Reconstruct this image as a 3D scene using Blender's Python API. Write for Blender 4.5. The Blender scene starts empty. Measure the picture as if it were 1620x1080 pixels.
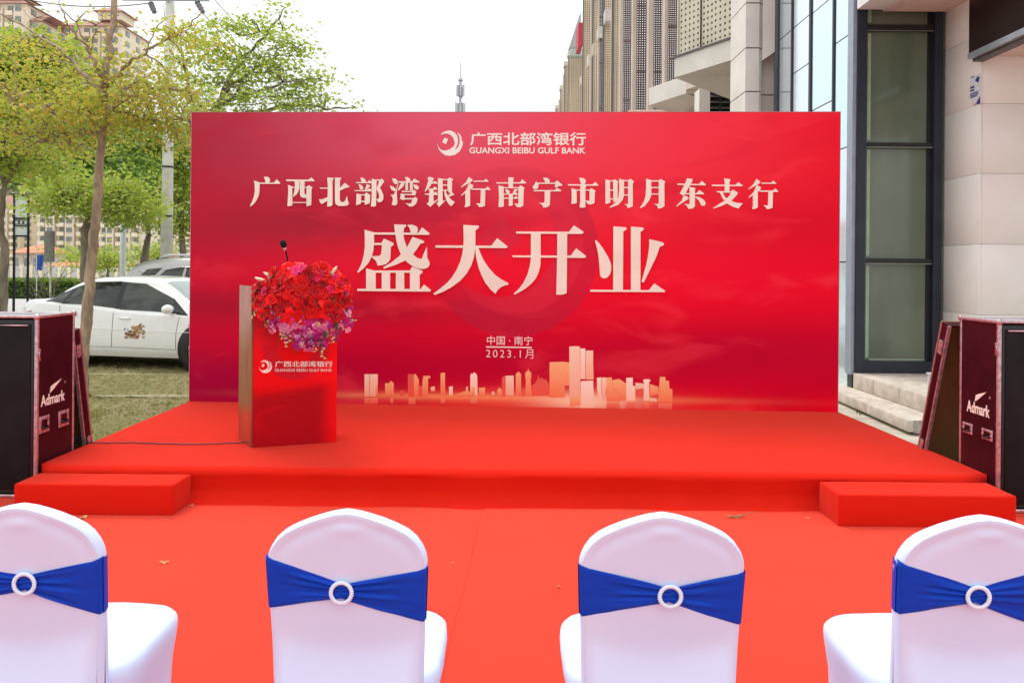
import bpy, bmesh, math, random
from mathutils import Vector, Matrix, noise
random.seed(7)
R = math.radians
sc = bpy.context.scene
col = sc.collection

# ------------------------------------------------------------------ camera, world, sun, exposure
F = 1300.0; CX = 810.0; CY = 424.0; CAMZ = 1.55; ROLL = R(0.5)
cd = bpy.data.cameras.new('camera'); cam = bpy.data.objects.new('camera', cd); col.objects.link(cam)
cam.location = (0, 0, CAMZ); cam.rotation_euler = (R(90), -ROLL, 0)
cd.sensor_fit = 'HORIZONTAL'; cd.sensor_width = 36; cd.lens = 36 * F / 1620
cd.shift_x = 0; cd.shift_y = -(540 - CY) / 1620
cd.clip_start = 0.05; cd.clip_end = 2000
sc.camera = cam

w = bpy.data.worlds.new('World'); sc.world = w; w.use_nodes = True
nt = w.node_tree; nt.nodes.clear()
wo = nt.nodes.new('ShaderNodeOutputWorld'); bg = nt.nodes.new('ShaderNodeBackground')
sky = nt.nodes.new('ShaderNodeTexSky'); sky.sky_type = 'NISHITA'; sky.sun_disc = False
SUN_EL, SUN_AZ = 62, -35       # high sun behind thin cloud, beyond the stage and a little to the left
sky.sun_elevation = R(SUN_EL); sky.sun_rotation = R(SUN_AZ); sky.air_density = 1.0; sky.dust_density = 3
tc = nt.nodes.new('ShaderNodeTexCoord'); sp = nt.nodes.new('ShaderNodeSeparateXYZ')
mr = nt.nodes.new('ShaderNodeMapRange')
mr.inputs['From Min'].default_value = 0; mr.inputs['From Max'].default_value = 1
mr.inputs['To Min'].default_value = 8.6; mr.inputs['To Max'].default_value = 17.6
cb = nt.nodes.new('ShaderNodeCombineColor')
def wm(op, a, v):
    n = nt.nodes.new('ShaderNodeMath'); n.operation = op; nt.links.new(a, n.inputs[0]); n.inputs[1].default_value = v; return n.outputs[0]
nt.links.new(tc.outputs['Generated'], sp.inputs[0]); nt.links.new(sp.outputs[2], mr.inputs[0])
nt.links.new(wm('MULTIPLY', mr.outputs[0], 0.985), cb.inputs[0]); nt.links.new(mr.outputs[0], cb.inputs[1])
nt.links.new(wm('MULTIPLY', mr.outputs[0], 1.02), cb.inputs[2])
mx = nt.nodes.new('ShaderNodeMix'); mx.data_type = 'RGBA'; mx.inputs['Factor'].default_value = 0.94
nt.links.new(sky.outputs[0], mx.inputs['A']); nt.links.new(cb.outputs[0], mx.inputs['B'])
nt.links.new(mx.outputs['Result'], bg.inputs[0]); bg.inputs[1].default_value = 0.1
nt.links.new(bg.outputs[0], wo.inputs[0])

ld = bpy.data.lights.new('sun', 'SUN'); ld.energy = 1.5; ld.angle = R(25); ld.color = (1, .97, .92)
sun = bpy.data.objects.new('sun', ld); col.objects.link(sun)
ldir = Vector((math.sin(R(SUN_AZ)) * math.cos(R(SUN_EL)), math.cos(R(SUN_AZ)) * math.cos(R(SUN_EL)), math.sin(R(SUN_EL))))
sun.rotation_euler = ldir.to_track_quat('Z', 'Y').to_euler()
sc.view_settings.view_transform = 'Standard'; sc.view_settings.look = 'None'
sc.view_settings.exposure = 0.16; sc.view_settings.gamma = 1; sc.view_settings.use_curve_mapping = False

# ------------------------------------------------------------------ helpers
CR, SR = math.cos(ROLL), math.sin(ROLL)
def ray(px, py):
    dx, dy = px - CX, CY - py
    return Vector(((dx * CR - dy * SR) / F, 1.0, (dx * SR + dy * CR) / F))
def P(px, py, Y):
    r = ray(px, py); return Vector((r.x * Y, Y, CAMZ + r.z * Y))
def G(px, py, z=0.0):
    r = ray(px, py); t = (z - CAMZ) / r.z; return Vector((r.x * t, t, z))
def PX(px, Y): return P(px, 424, Y).x
def PZ(px, py, Y): return P(px, py, Y).z
def hit(px, py, p0, n):
    r = ray(px, py); o = Vector((0, 0, CAMZ)); t = (p0 - o).dot(n) / r.dot(n); return o + r * t
def s2l(c):
    c /= 255.0
    return c / 12.92 if c <= .04045 else ((c + .055) / 1.055) ** 2.4
def rgb(r, g, b, k=1.0): return (min(1, s2l(r) * k), min(1, s2l(g) * k), min(1, s2l(b) * k))

def tag(o, label=None, cat=None, group=None, kind=None):
    if label: o['label'] = label
    if cat: o['category'] = cat
    if group: o['group'] = group
    if kind: o['kind'] = kind
    return o
def empty(name, loc=(0, 0, 0), rz=0, label=None, cat=None, group=None):
    o = bpy.data.objects.new(name, None); col.objects.link(o); o.location = loc; o.rotation_euler = (0, 0, rz)
    o.empty_display_size = .1
    return tag(o, label, cat, group)
def link(name, me, parent=None, loc=None, rot=None, scale=None):
    o = bpy.data.objects.new(name, me); col.objects.link(o)
    if parent: o.parent = parent
    if loc is not None: o.location = loc
    if rot is not None: o.rotation_euler = rot
    if scale is not None: o.scale = scale if hasattr(scale, '__len__') else (scale,) * 3
    return o
def copy_thing(o, loc=None, rz=None, label=None):
    c = o.copy(); col.objects.link(c)
    for ch in o.children:
        d = ch.copy(); col.objects.link(d); d.parent = c
        for g in ch.children:
            e = g.copy(); col.objects.link(e); e.parent = d
    if loc is not None: c.location = loc
    if rz is not None: c.rotation_euler = (0, 0, rz)
    if label: c['label'] = label
    return c

class MB:
    def __init__(s): s.v = []; s.f = []
    def add(s, vs, fs):
        n = len(s.v); s.v += [tuple(v) for v in vs]; s.f += [tuple(n + i for i in f) for f in fs]; return s
    def box(s, a, b, M=None):
        x0, y0, z0 = a; x1, y1, z1 = b
        vs = [Vector(q) for q in ((x0,y0,z0),(x1,y0,z0),(x1,y1,z0),(x0,y1,z0),(x0,y0,z1),(x1,y0,z1),(x1,y1,z1),(x0,y1,z1))]
        if M: vs = [M @ v for v in vs]
        return s.add(vs, [(0,3,2,1),(4,5,6,7),(0,1,5,4),(1,2,6,5),(2,3,7,6),(3,0,4,7)])
    def hexa(s, bot, top):
        n = len(bot)
        return s.add(list(bot) + list(top), [tuple(range(n))[::-1], tuple(range(n, 2*n))] + [(i, (i+1) % n, n + (i+1) % n, n + i) for i in range(n)])
    def tube(s, pts, r, n=8, cap=True, r1=None):
        pts = [Vector(p) for p in pts]; m = len(pts); base = len(s.v)
        rr = r if hasattr(r, '__len__') else [r + ((r1 if r1 is not None else r) - r) * i / max(1, m-1) for i in range(m)]
        up = Vector((0, 0, 1))
        d0 = (pts[1] - pts[0]).normalized()
        if abs(d0.z) > .9: up = Vector((1, 0, 0))
        for i, p in enumerate(pts):
            d = (pts[min(i+1, m-1)] - pts[max(i-1, 0)]).normalized()
            a = d.cross(up)
            if a.length < 1e-4: a = d.cross(Vector((0, 1, 0)))
            a.normalize(); b = a.cross(d).normalized(); up = b
            for k in range(n):
                t = 2 * math.pi * k / n
                s.v.append(tuple(p + a * math.cos(t) * rr[i] + b * math.sin(t) * rr[i]))
        for i in range(m - 1):
            for k in range(n):
                a = base + i*n + k; b = base + i*n + (k+1) % n
                s.f.append((a, b, b + n, a + n))
        if cap:
            s.f.append(tuple(base + k for k in range(n))[::-1]); s.f.append(tuple(base + (m-1)*n + k for k in range(n)))
        return s
    def grid(s, fn, nu, nv, flip=False, closed_u=False):
        base = len(s.v)
        for j in range(nv + 1):
            for i in range(nu + (0 if closed_u else 1)):
                s.v.append(tuple(fn(i / nu, j / nv)))
        w_ = nu + (0 if closed_u else 1)
        for j in range(nv):
            for i in range(nu):
                i2 = (i + 1) % w_ if closed_u else i + 1
                f = (base + j*w_ + i, base + j*w_ + i2, base + (j+1)*w_ + i2, base + (j+1)*w_ + i)
                s.f.append(f[::-1] if flip else f)
        return s
    def ball(s, c, r, nu=12, nv=8, sq=(1, 1, 1)):
        c = Vector(c)
        return s.grid(lambda u, v: c + Vector((math.cos(2*math.pi*u)*math.sin(math.pi*v)*sq[0], math.sin(2*math.pi*u)*math.sin(math.pi*v)*sq[1], -math.cos(math.pi*v)*sq[2])) * r, nu, nv, closed_u=True)
    def lathe(s, c, prof, n=24, axis='z'):
        c = Vector(c); m = len(prof)
        def fn(u, v):
            r, h = prof[min(m-1, int(round(v*(m-1))))]; a = 2*math.pi*u
            if axis == 'z': return c + Vector((r*math.cos(a), r*math.sin(a), h))
            if axis == 'y': return c + Vector((r*math.cos(a), -h, r*math.sin(a)))
            return c + Vector((h, r*math.cos(a), r*math.sin(a)))
        return s.grid(fn, n, m-1, closed_u=True)
    def prism(s, poly, y0, y1):      # poly of (x,z), front face at y0 (towards -y), back at y1
        n = len(poly); ar = sum(poly[i][0]*poly[(i+1) % n][1] - poly[(i+1) % n][0]*poly[i][1] for i in range(n))
        if ar < 0: poly = poly[::-1]
        b = len(s.v)
        s.v += [(x, y0, z) for x, z in poly] + [(x, y1, z) for x, z in poly]
        s.f.append(tuple(b + i for i in range(n))); s.f.append(tuple(b + n + i for i in range(n))[::-1])
        for i in range(n):
            j = (i+1) % n; s.f.append((b + i, b + n + i, b + n + j, b + j))
        return s
    def mesh(s, name, m, smooth=False, angle=None):
        me = bpy.data.meshes.new(name); me.from_pydata(s.v, [], s.f)
        if m: me.materials.append(m)
        if smooth or angle:
            me.polygons.foreach_set('use_smooth', [True] * len(me.polygons))
            if angle: me.set_sharp_from_angle(angle=R(angle))
        me.update(); return me
    def build(s, name, m, parent=None, smooth=False, angle=None, loc=None, rot=None):
        return link(name, s.mesh(name, m, smooth, angle), parent, loc, rot)
def bevel(o, wd=.005, seg=2):
    bm = bmesh.new(); bm.from_mesh(o.data)
    bmesh.ops.remove_doubles(bm, verts=bm.verts, dist=1e-5)
    bmesh.ops.bevel(bm, geom=[e for e in bm.edges if len(e.link_faces) == 2 and e.calc_face_angle(0) > .5], offset=wd, segments=seg, affect='EDGES', profile=.5)
    bm.to_mesh(o.data); bm.free(); o.data.polygons.foreach_set('use_smooth', [True]*len(o.data.polygons)); o.data.set_sharp_from_angle(angle=R(50)); return o

class NT:
    def __init__(s, name):
        s.m = bpy.data.materials.new(name); s.m.use_nodes = True; s.t = s.m.node_tree
        s.b = s.t.nodes['Principled BSDF']; s.out = s.t.nodes['Material Output']
    def n(s, typ, **kw):
        x = s.t.nodes.new(typ)
        for k, v in kw.items(): setattr(x, k, v)
        return x
    def l(s, a, b): s.t.links.new(a, b)
    def math(s, op, a, b=None, c=None):
        x = s.n('ShaderNodeMath', operation=op)
        for i, q in enumerate((a, b, c)):
            if q is None: continue
            if hasattr(q, 'is_linked'): s.l(q, x.inputs[i])
            else: x.inputs[i].default_value = q
        return x.outputs[0]
    def mix(s, f, a, b, blend='MIX'):
        x = s.n('ShaderNodeMix', data_type='RGBA', blend_type=blend)
        for k, q in (('Factor', f), ('A', a), ('B', b)):
            if hasattr(q, 'is_linked'): s.l(q, x.inputs[k])
            elif k == 'Factor': x.inputs[k].default_value = q
            else: x.inputs[k].default_value = (*q[:3], 1)
        return x.outputs['Result']
    def noise(s, scale, detail=3, rough=.5, vec=None, dist=0):
        x = s.n('ShaderNodeTexNoise'); x.inputs['Scale'].default_value = scale; x.inputs['Detail'].default_value = detail
        x.inputs['Roughness'].default_value = rough; x.inputs['Distortion'].default_value = dist
        if vec is not None: s.l(vec, x.inputs['Vector'])
        return x.outputs[0]
    def obj(s, scale=None):
        tc = s.n('ShaderNodeTexCoord'); o = tc.outputs['Object']
        if scale:
            mp = s.n('ShaderNodeMapping'); mp.inputs['Scale'].default_value = scale; s.l(o, mp.inputs[0]); o = mp.outputs[0]
        return o
    def mrange(s, v, a, b, c=0, d=1, smooth=True):
        x = s.n('ShaderNodeMapRange'); x.interpolation_type = 'SMOOTHSTEP' if smooth else 'LINEAR'
        s.l(v, x.inputs[0])
        for k, q in zip(('From Min', 'From Max', 'To Min', 'To Max'), (a, b, c, d)): x.inputs[k].default_value = q
        return x.outputs[0]
    def bump(s, h, strength=.3, dist=.01):
        x = s.n('ShaderNodeBump'); x.inputs['Strength'].default_value = strength; x.inputs['Distance'].default_value = dist
        s.l(h, x.inputs['Height']); s.l(x.outputs[0], s.b.inputs['Normal'])
    def set(s, **kw):
        for k, v in kw.items():
            i = s.b.inputs[k.replace('_', ' ')]
            if hasattr(v, 'is_linked'): s.l(v, i)
            elif hasattr(v, '__len__'): i.default_value = (*v[:3], 1)
            else: i.default_value = v
        return s
def mat(name, c, rough=.5, metal=0, var=.12, vs=6, bs=0, bscale=60, bdist=.002, spec=None, coat=0, aniso=None):
    t = NT(name); v = t.obj(aniso)
    n = t.noise(vs, 4, .6, v)
    lo = tuple(max(0, q*(1-var)) for q in c); hi = tuple(min(1, q*(1+var)) for q in c)
    t.set(Base_Color=t.mix(t.mrange(n, .3, .7), lo, hi), Roughness=rough, Metallic=metal)
    if spec is not None: t.b.inputs['Specular IOR Level'].default_value = spec
    if coat: t.b.inputs['Coat Weight'].default_value = coat; t.b.inputs['Coat Roughness'].default_value = .05
    if bs: t.bump(t.noise(bscale, 4, .6, v), bs, bdist)
    return t.m
def carpet_mat(name, c):
    t = NT(name); v = t.obj()
    fine = t.noise(420, 3, .7, v); mid = t.noise(3.2, 3, .5, v); big = t.noise(.9, 2, .5, v)
    f = t.math('ADD', t.math('MULTIPLY', mid, .5), t.math('MULTIPLY', big, .5))
    a = t.mix(t.mrange(f, .38, .62), tuple(q*.97 for q in c), tuple(min(1, q*1.03) for q in c))
    a = t.mix(t.mrange(fine, .35, .75, 0, .35), a, tuple(q*.72 for q in c))
    t.set(Base_Color=a, Roughness=.95); t.b.inputs['Specular IOR Level'].default_value = .08
    
    t.b.inputs['Sheen Weight'].default_value = .2; t.b.inputs['Sheen Tint'].default_value = (1, .52, .36, 1); t.b.inputs['Sheen Roughness'].default_value = .35
    t.bump(t.math('ADD', fine, t.math('MULTIPLY', t.noise(30, 3, .5, v), .6)), .35, .002)
    return t.m
def leaf_mat(name, cols, rough=.5, trans=.35):
    t = NT(name); g = t.n('ShaderNodeNewGeometry'); rp = g.outputs['Random Per Island']
    cr = t.n('ShaderNodeValToRGB'); t.l(rp, cr.inputs[0]); el = cr.color_ramp.elements
    while len(el) < len(cols): el.new(.5)
    for i, c in enumerate(cols): el[i].position = i / (len(cols)-1); el[i].color = (*c, 1)
    t.set(Base_Color=cr.outputs[0], Roughness=rough); t.b.inputs['Specular IOR Level'].default_value = .3
    tr = t.n('ShaderNodeBsdfTranslucent'); ms = t.n('ShaderNodeMixShader'); ms.inputs[0].default_value = trans
    t.l(t.mix(.5, cr.outputs[0], (.45, .55, .08)), tr.inputs[0])
    t.l(t.b.outputs[0], ms.inputs[1]); t.l(tr.outputs[0], ms.inputs[2]); t.l(ms.outputs[0], t.out.inputs[0])
    return t.m

CARPET = (.63, .015, .006)
M = {}
M['carpet'] = carpet_mat('red_carpet', CARPET); M['floorcarpet'] = carpet_mat('red_floor_carpet', (.66, .05, .028))
M['white_metal'] = mat('white_metal', (.7, .7, .7), .4, var=.05)
M['black'] = mat('black_plastic', (.012, .012, .014), .45, var=.3, bs=.1, bscale=200)
M['dark_metal'] = mat('dark_metal', (.02, .022, .025), .35, .6)
M['alu'] = mat('brushed_aluminium', (.62, .5, .52), .35, .85, var=.25, vs=25, bs=.1, bscale=90)
M['chrome'] = mat('chrome', (.7, .7, .72), .12, 1)
M['tyre'] = mat('tyre_rubber', (.02, .02, .02), .8)
M['concrete'] = mat('pole_concrete', (.6, .59, .52), .85, var=.15, vs=3, bs=.3, bscale=30)
M['bark'] = mat('bark', (.33, .25, .17), .9, var=.35, vs=12, bs=.8, bscale=28, bdist=.01, aniso=(1, 1, .35))
M['bark2'] = mat('grey_bark', (.2, .165, .12), .9, var=.35, vs=9, bs=.8, bscale=20, bdist=.02, aniso=(1, 1, .35))
# ------------------------------------------------------------------ the ground
gp = MB().box((-900, -60, -.5), (900, 1500, -.03)); tag(gp.build('ground', mat('ground_paving', (.33, .32, .29), .9, var=.2, vs=.6, bs=.3)), kind='structure')
# grass parking left
def turf_mat():
    t = NT('parking_turf'); v = t.obj()
    n1 = t.noise(1.1, 4, .6, v); n2 = t.noise(14, 4, .7, v); n3 = t.noise(60, 3, .7, v)
    a = t.mix(t.mrange(n2, .44, .6), (.56, .47, .24), (.2, .21, .07))
    a = t.mix(t.mrange(n3, .45, .7, 0, .7), a, (.66, .57, .33))
    a = t.mix(t.mrange(n1, .42, .62, 0, .6), a, (.38, .36, .14))
    t.set(Base_Color=a, Roughness=1); t.b.inputs['Specular IOR Level'].default_value = .1
    t.bump(t.math('ADD', n2, n3), 1, .05); return t.m
def turf_z(x, y):
    h = noise.noise(Vector((x*4.5, y*4.5, 0))) * .02 + noise.noise(Vector((x*13, y*10, 3))) * .045
    h += .008 * math.sin(y*math.tau/.34 + .9*noise.noise(Vector((x*.7, y*.7, 9)))) * math.sin(x*math.tau/.3)
    return h
X0, X1, Y0, Y1 = -13.5, -1.2, 5.75, 14.9
mb = MB(); nx, ny = 260, 170
mb.grid(lambda u, v: (X0 + (X1-X0)*u, Y0 + (Y1-Y0)*v, turf_z(X0 + (X1-X0)*u, Y0 + (Y1-Y0)*v) - (0.05 if u in (0, 1) or v in (0, 1) else 0)), nx, ny)
tag(mb.build('parking_ground', turf_mat(), smooth=True), kind='structure')
# grass tufts
mb = MB(); rnd = random.Random(3)
def blade(mb, x, y, z, h, a, wd=.005):
    dx, dy = math.cos(a)*wd, math.sin(a)*wd; lx, ly = rnd.uniform(-.5, .5)*h, rnd.uniform(-.5, .5)*h
    mb.add([(x-dx, y-dy, z), (x+dx, y+dy, z), (x+lx, y+ly, z+h)], [(0, 1, 2)])
for i in range(9000):
    Y = rnd.uniform(6, 14.5); X = PX(rnd.uniform(-40, 420), Y)
    if noise.noise(Vector((X*2.1, Y*2.1, 5))) < -.08 and rnd.random() < .85: continue
    blade(mb, X, Y, turf_z(X, Y)-.004, rnd.uniform(.012, .04), rnd.uniform(0, 3.14), .006)
for c in ((140, 661, 130, .09), (175, 652, 50, .05), (268, 640, 40, .04), (210, 655, 40, .04), (150, 690, 60, .06)):
    b = G(c[0], c[1])
    for i in range(c[2]): blade(mb, b.x + rnd.gauss(0, .09), b.y + rnd.gauss(0, .12), 0, rnd.uniform(.4, 1)*c[3], rnd.uniform(0, 3.14), .009)
tag(mb.build('grass', leaf_mat('grass_blades', [(.2, .22, .05), (.34, .3, .12), (.45, .38, .18), (.25, .24, .08)], .8, .2)), 'short dry olive grass growing over the parking area beside the white car', 'grass', kind='stuff')
# parking lines
for i, (a, b) in enumerate((((150, 626), (300, 626)), ((138, 591.5), (298, 593)))):
    p, q = G(*a, z=.03), G(*b, z=.03); q = p + (q-p)*1.5; d = (q-p).normalized(); n = Vector((-d.y, d.x, 0))
    m_ = MB(); N = 40
    m_.grid(lambda u, v: p + (q-p)*u + n*((.02 if i == 0 else .012)*(v-.5)*2*(1+.3*noise.noise(Vector((u*30, v, i))))) + Vector((0, 0, .004 + .003*noise.noise(Vector((u*40, 0, 0))))), N, 2)
    tag(m_.build('painted_line', mat('worn_line_paint', (.6, .57, .42), .9, var=.4, vs=30)), kind='structure')
# paved strip beyond the parking
tag(MB().box((-40, 14.9, -.03), (-.8, 36, .012)).build('pavement', mat('far_pavement', (.4, .39, .37), .85, var=.15, vs=1.5)), kind='structure')
# sidewalk right with slabs
sw = MB().box((1.2, 5.5, -.03), (16, 40, -.012)).build('sidewalk', mat('joint_mortar', (.2, .19, .16), .95)); tag(sw, kind='structure')
slabm = mat('pale_paving_stone', (.5, .455, .37), .85, var=.14, vs=4, bs=.3, bscale=45)
y = 5.62
me = MB().box((0, 0, -.03), (.594, .594, 0)).mesh('paving_slab', slabm)
for j in range(14):
    for i in range(6):
        link('paving_slab', me, sw, (2.9 + i*.6, 5.62 + j*.6, .004 + rnd.uniform(-.002, .002)), (0, 0, rnd.uniform(-.002, .002)))

# ------------------------------------------------------------------ carpet on the floor
car = empty('floor_carpet', (0, 0, 0), label='wide red carpet laid on the ground in front of the stage with one lengthwise seam', cat='carpet')
def cz(x, y): return .008 + .003*noise.noise(Vector((x*.9, y*.9, 0))) + .0012*noise.noise(Vector((x*5, y*3, 2)))
def seam(y): return -.17 - .036*(5.25 - y) + .004*math.sin(y*5)
mb = MB(); mb.grid(lambda u, v: ((lambda y: (-4.9 + (seam(y)-.0016+4.9)*u, y, cz(-4.9 + (seam(y)+4.9)*u, y)))(-1.5 + 7.0*v)), 90, 120)
mb.build('carpet_strip', M['floorcarpet'], car, smooth=True)
mb = MB(); mb.grid(lambda u, v: ((lambda y: (seam(y) + (4.9-seam(y))*u, y, cz(seam(y) + (4.9-seam(y))*u, y) + (.0035 if u < .02 else .002)))(-1.5 + 7.0*v)), 90, 120)
mb.build('carpet_strip', M['floorcarpet'], car, smooth=True)

# ------------------------------------------------------------------ stage
SH = .23
FL, FR, BL, BR = Vector((-3.1, 5.37)), Vector((3.115, 5.31)), Vector((-3.12, 8.2)), Vector((3.06, 7.95))
prof = [(1, 0)]  # (depth fraction from back 1 -> front 0) then skirt
def stage_pt(u, v):
    e = .06
    def edge(fr): return FL.lerp(FR, fr), BL.lerp(BR, fr)
    f, b = edge(u)
    d = (b - f); L = d.length; dn = d / L
    nz = noise.noise(Vector((u*14, 0, 1)))*.012 + noise.noise(Vector((u*50, 0, 4)))*.003
    cr = min(1, min(u, 1-u)*6.2/.3); cr = 1 - (1-cr)**2.2
    pull = .07*(1-cr)
    if v < .5:                       # top, back to near the edge
        t = v / .5; s = L + (e + pull - L) * t; z = SH + .0018*noise.noise(Vector((u*5, s, 0)))
        if t == 1: z -= .001
        p = f + dn*s; return Vector((p.x, p.y, z))
    t = (v-.5)/.5
    if t < .25:                      # rounded edge
        a = t/.25*math.pi/2; s = e + pull - math.sin(a)*e*(1+nz*6); z = SH - (1-math.cos(a))*e*(.7)
        p = f + dn*s; return Vector((p.x, p.y, z))
    q = (t-.25)/.75; z = (SH - e*.7)*(1-q) + .004*q
    bulge = .012*math.sin(min(1, q**.9)*math.pi); flare = -.075*(max(0, q-.5)/.5)**1.7
    s = pull + bulge*.9 + flare + nz*(1+2*q)
    p = f + dn*s; return Vector((p.x, p.y, z))
mb = MB(); mb.grid(stage_pt, 160, 64, flip=True)
# sides
for sgn, A, B_ in ((-1, FL, BL), (1, FR, BR)):
    def side(u, v, sgn=sgn, A=A, B_=B_):
        p = A.lerp(B_, .025 + .975*u); k = .02*noise.noise(Vector((u*9, v, sgn)))*v
        return Vector((p.x + sgn*(.004 + .02*v*v + k), p.y, SH - .001 - (SH-.005)*v))
    mb.grid(side, 60, 8, flip=(sgn < 0))
st = mb.build('stage', M['carpet'], smooth=True)
tag(st, 'low wide stage platform covered in red carpet in front of the backdrop', 'stage')
def step(a, b, front_y, back_y, h, label):
    m_ = MB(); m_.box((a, front_y, .006), (b, back_y, h)); o = m_.build('stage_step', M['carpet']); bevel(o, .011, 3)
    bm = bmesh.new(); bm.from_mesh(o.data)
    bmesh.ops.subdivide_edges(bm, edges=[e for e in bm.edges if e.calc_length() > .25], cuts=24, use_grid_fill=True)
    for v in bm.verts: v.co += Vector((noise.noise(v.co*6), noise.noise(v.co*6 + Vector((9, 0, 0))), noise.noise(v.co*5 + Vector((0, 9, 0)))*.6))*.004
    bm.to_mesh(o.data); bm.free(); o.data.polygons.foreach_set('use_smooth', [True]*len(o.data.polygons)); o.data.set_sharp_from_angle(angle=R(60))
    return tag(o, label, 'step', 'red carpeted steps at the stage corners')
step(-3.06, -2.075, 5.06, 5.34, .195, 'red carpet covered block step at the left corner of the stage below the lectern side')
step(1.985, 3.06, 4.96, 5.28, .2, 'red carpet covered block step at the right corner of the stage')

# ------------------------------------------------------------------ backdrop
b0 = hit(299.5, 640, Vector((-3.12, 7.98, 0)), Vector((.042, 1, 0))); 
BP0 = Vector((b0.x, b0.y, SH)); BP1 = G(1325, 652, SH)
bu = (BP1 - BP0); BW = bu.length; bu.normalize(); bn = Vector((bu.y, -bu.x, 0))
brz = math.atan2(bu.y, bu.x)
BH = hit(308, 178, BP0, bn).z - SH
BH = (BH + hit(1326, 178, BP0, bn).z - SH)/2
def BQ(px, py):
    q = hit(px, py, BP0, bn) - BP0; return (q.dot(bu), q.z)
bd = empty('backdrop', BP0, brz, 'large red printed backdrop board with raised cream Chinese lettering behind the stage', 'backdrop')
def print_mat():
    t = NT('backdrop_print'); v = t.obj(); s = t.n('ShaderNodeSeparateXYZ'); t.l(v, s.inputs[0])
    x = t.math('DIVIDE', s.outputs[0], BW); z = t.math('DIVIDE', s.outputs[2], BH)
    nv = t.obj((.45, 1, 1.3)); n1 = t.noise(1.1, 2, .5, nv, 1.2); n2 = t.noise(2.3, 3, .5, nv, .8)
    def gauss(cx, cz, rx, rz, tilt=0):
        dx = t.math('DIVIDE', t.math('SUBTRACT', x, cx), rx)
        zz = t.math('SUBTRACT', t.math('SUBTRACT', z, cz), t.math('MULTIPLY', t.math('SUBTRACT', x, cx), tilt)) if tilt else t.math('SUBTRACT', z, cz)
        dz = t.math('DIVIDE', zz, rz)
        d = t.math('ADD', t.math('MULTIPLY', dx, dx), t.math('MULTIPLY', dz, dz))
        return t.math('EXPONENT', t.math('MULTIPLY', d, -1))
    c = t.mix(t.mrange(x, .0, .75), (.56, .003, .032), (.84, .0, .018))
    c = t.mix(t.math('MULTIPLY', gauss(.06, .93, .22, .22), .9), c, (.34, .02, .04))            # dark top left
    c = t.mix(t.math('MULTIPLY', gauss(.43, 1.02, .3, .32), .9), c, (.72, .14, .22))           # paler pink at top middle
    c = t.mix(t.math('MULTIPLY', gauss(.7, .86, .25, .3), .55), c, (.92, .05, .075))
    c = t.mix(t.math('MULTIPLY', gauss(.2, .62, .24, .1, .15), .85), c, (.36, .02, .04))        # dark clouds left
    c = t.mix(t.math('MULTIPLY', gauss(.33, .46, .3, .1, .1), .6), c, (.9, .012, .035))
    c = t.mix(t.math('MULTIPLY', gauss(.15, .33, .35, .06, -.05), .8), c, (.36, .008, .03))
    c = t.mix(t.math('MULTIPLY', gauss(.2, .2, .3, .07), .6), c, (.7, .002, .03))
    c = t.mix(t.math('MULTIPLY', gauss(.75, .45, .3, .12, -.1), .5), c, (.86, .003, .035))
    c = t.mix(t.math('MULTIPLY', gauss(.9, .62, .2, .1, .1), .5), c, (.6, .0, .02))
    c = t.mix(t.math('MULTIPLY', gauss(.85, .2, .3, .12, .05), .7), c, (.42, .0, .03))
    c = t.mix(t.math('MULTIPLY', gauss(.5, .14, .5, .09), .75), c, (.46, .0, .03))
    c = t.mix(t.math('MULTIPLY', gauss(.04, .05, .28, .12), .9), c, (.36, .0, .045))
    c = t.mix(t.mrange(n1, .5, .72, 0, .35), c, (.5, .0, .03))
    c = t.mix(t.mrange(n2, .52, .75, 0, .3), c, (1., .06, .09))
    # large faint round emblem
    ex, ez = BQ(812, 398); er = (BQ(947, 398)[0] - ex)
    def disc(cx, cz, r, soft):
        dx = t.math('SUBTRACT', s.outputs[0], cx); dz = t.math('SUBTRACT', s.outputs[2], cz)
        d = t.math('SQRT', t.math('ADD', t.math('MULTIPLY', dx, dx), t.math('MULTIPLY', dz, dz)))
        return t.mrange(d, r-soft, r+soft, 1, 0)
    big = disc(ex, ez, er, .012); inner = disc(ex-.13, ez+.1, er*.66, .015); inner2 = disc(ex+.02, ez+.05, er*.8, .02)
    ring = t.math('MULTIPLY', big, t.math('SUBTRACT', 1, inner))
    ring2 = t.math('MULTIPLY', inner2, t.math('SUBTRACT', 1, inner))
    dm = t.math('SUBTRACT', t.math('SUBTRACT', s.outputs[0], ex), t.math('SUBTRACT', s.outputs[2], ez))
    ring = t.math('MULTIPLY', ring, t.mrange(dm, -er*1.1, er*.5, .25, 1)); ring2 = t.math('MULTIPLY', ring2, t.mrange(dm, -er*.6, er*.5, 0, 1))
    c = t.mix(t.math('MULTIPLY', ring, .42), c, (.36, .02, .06))
    c = t.mix(t.math('MULTIPLY', ring2, .3), c, (.85, .04, .08))
    # small dark diamond in the middle of the emblem
    dx = t.math('ABSOLUTE', t.math('SUBTRACT', s.outputs[0], ex-.12)); dz = t.math('ABSOLUTE', t.math('SUBTRACT', s.outputs[2], ez+.13))
    dia = t.mrange(t.math('ADD', dx, t.math('MULTIPLY', dz, 1.0)), .2, .215, 1, 0)
    c = t.mix(t.math('MULTIPLY', dia, .3), c, (.45, .04, .08))
    # glowing horizon printed along the foot
    gz = BQ(812, 629)[1]/BH
    c = t.mix(t.math('MULTIPLY', gauss(.5, gz, .24, .011), .95), c, (1., .5, .2))
    c = t.mix(t.math('MULTIPLY', gauss(.53, gz-.01, .22, .035), .6), c, (1., .12, .05))
    c = t.mix(t.math('MULTIPLY', gauss(.62, gz-.008, .07, .03), .95), c, (1., .75, .5))
    grain = t.noise(500, 2, .6, v)
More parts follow.
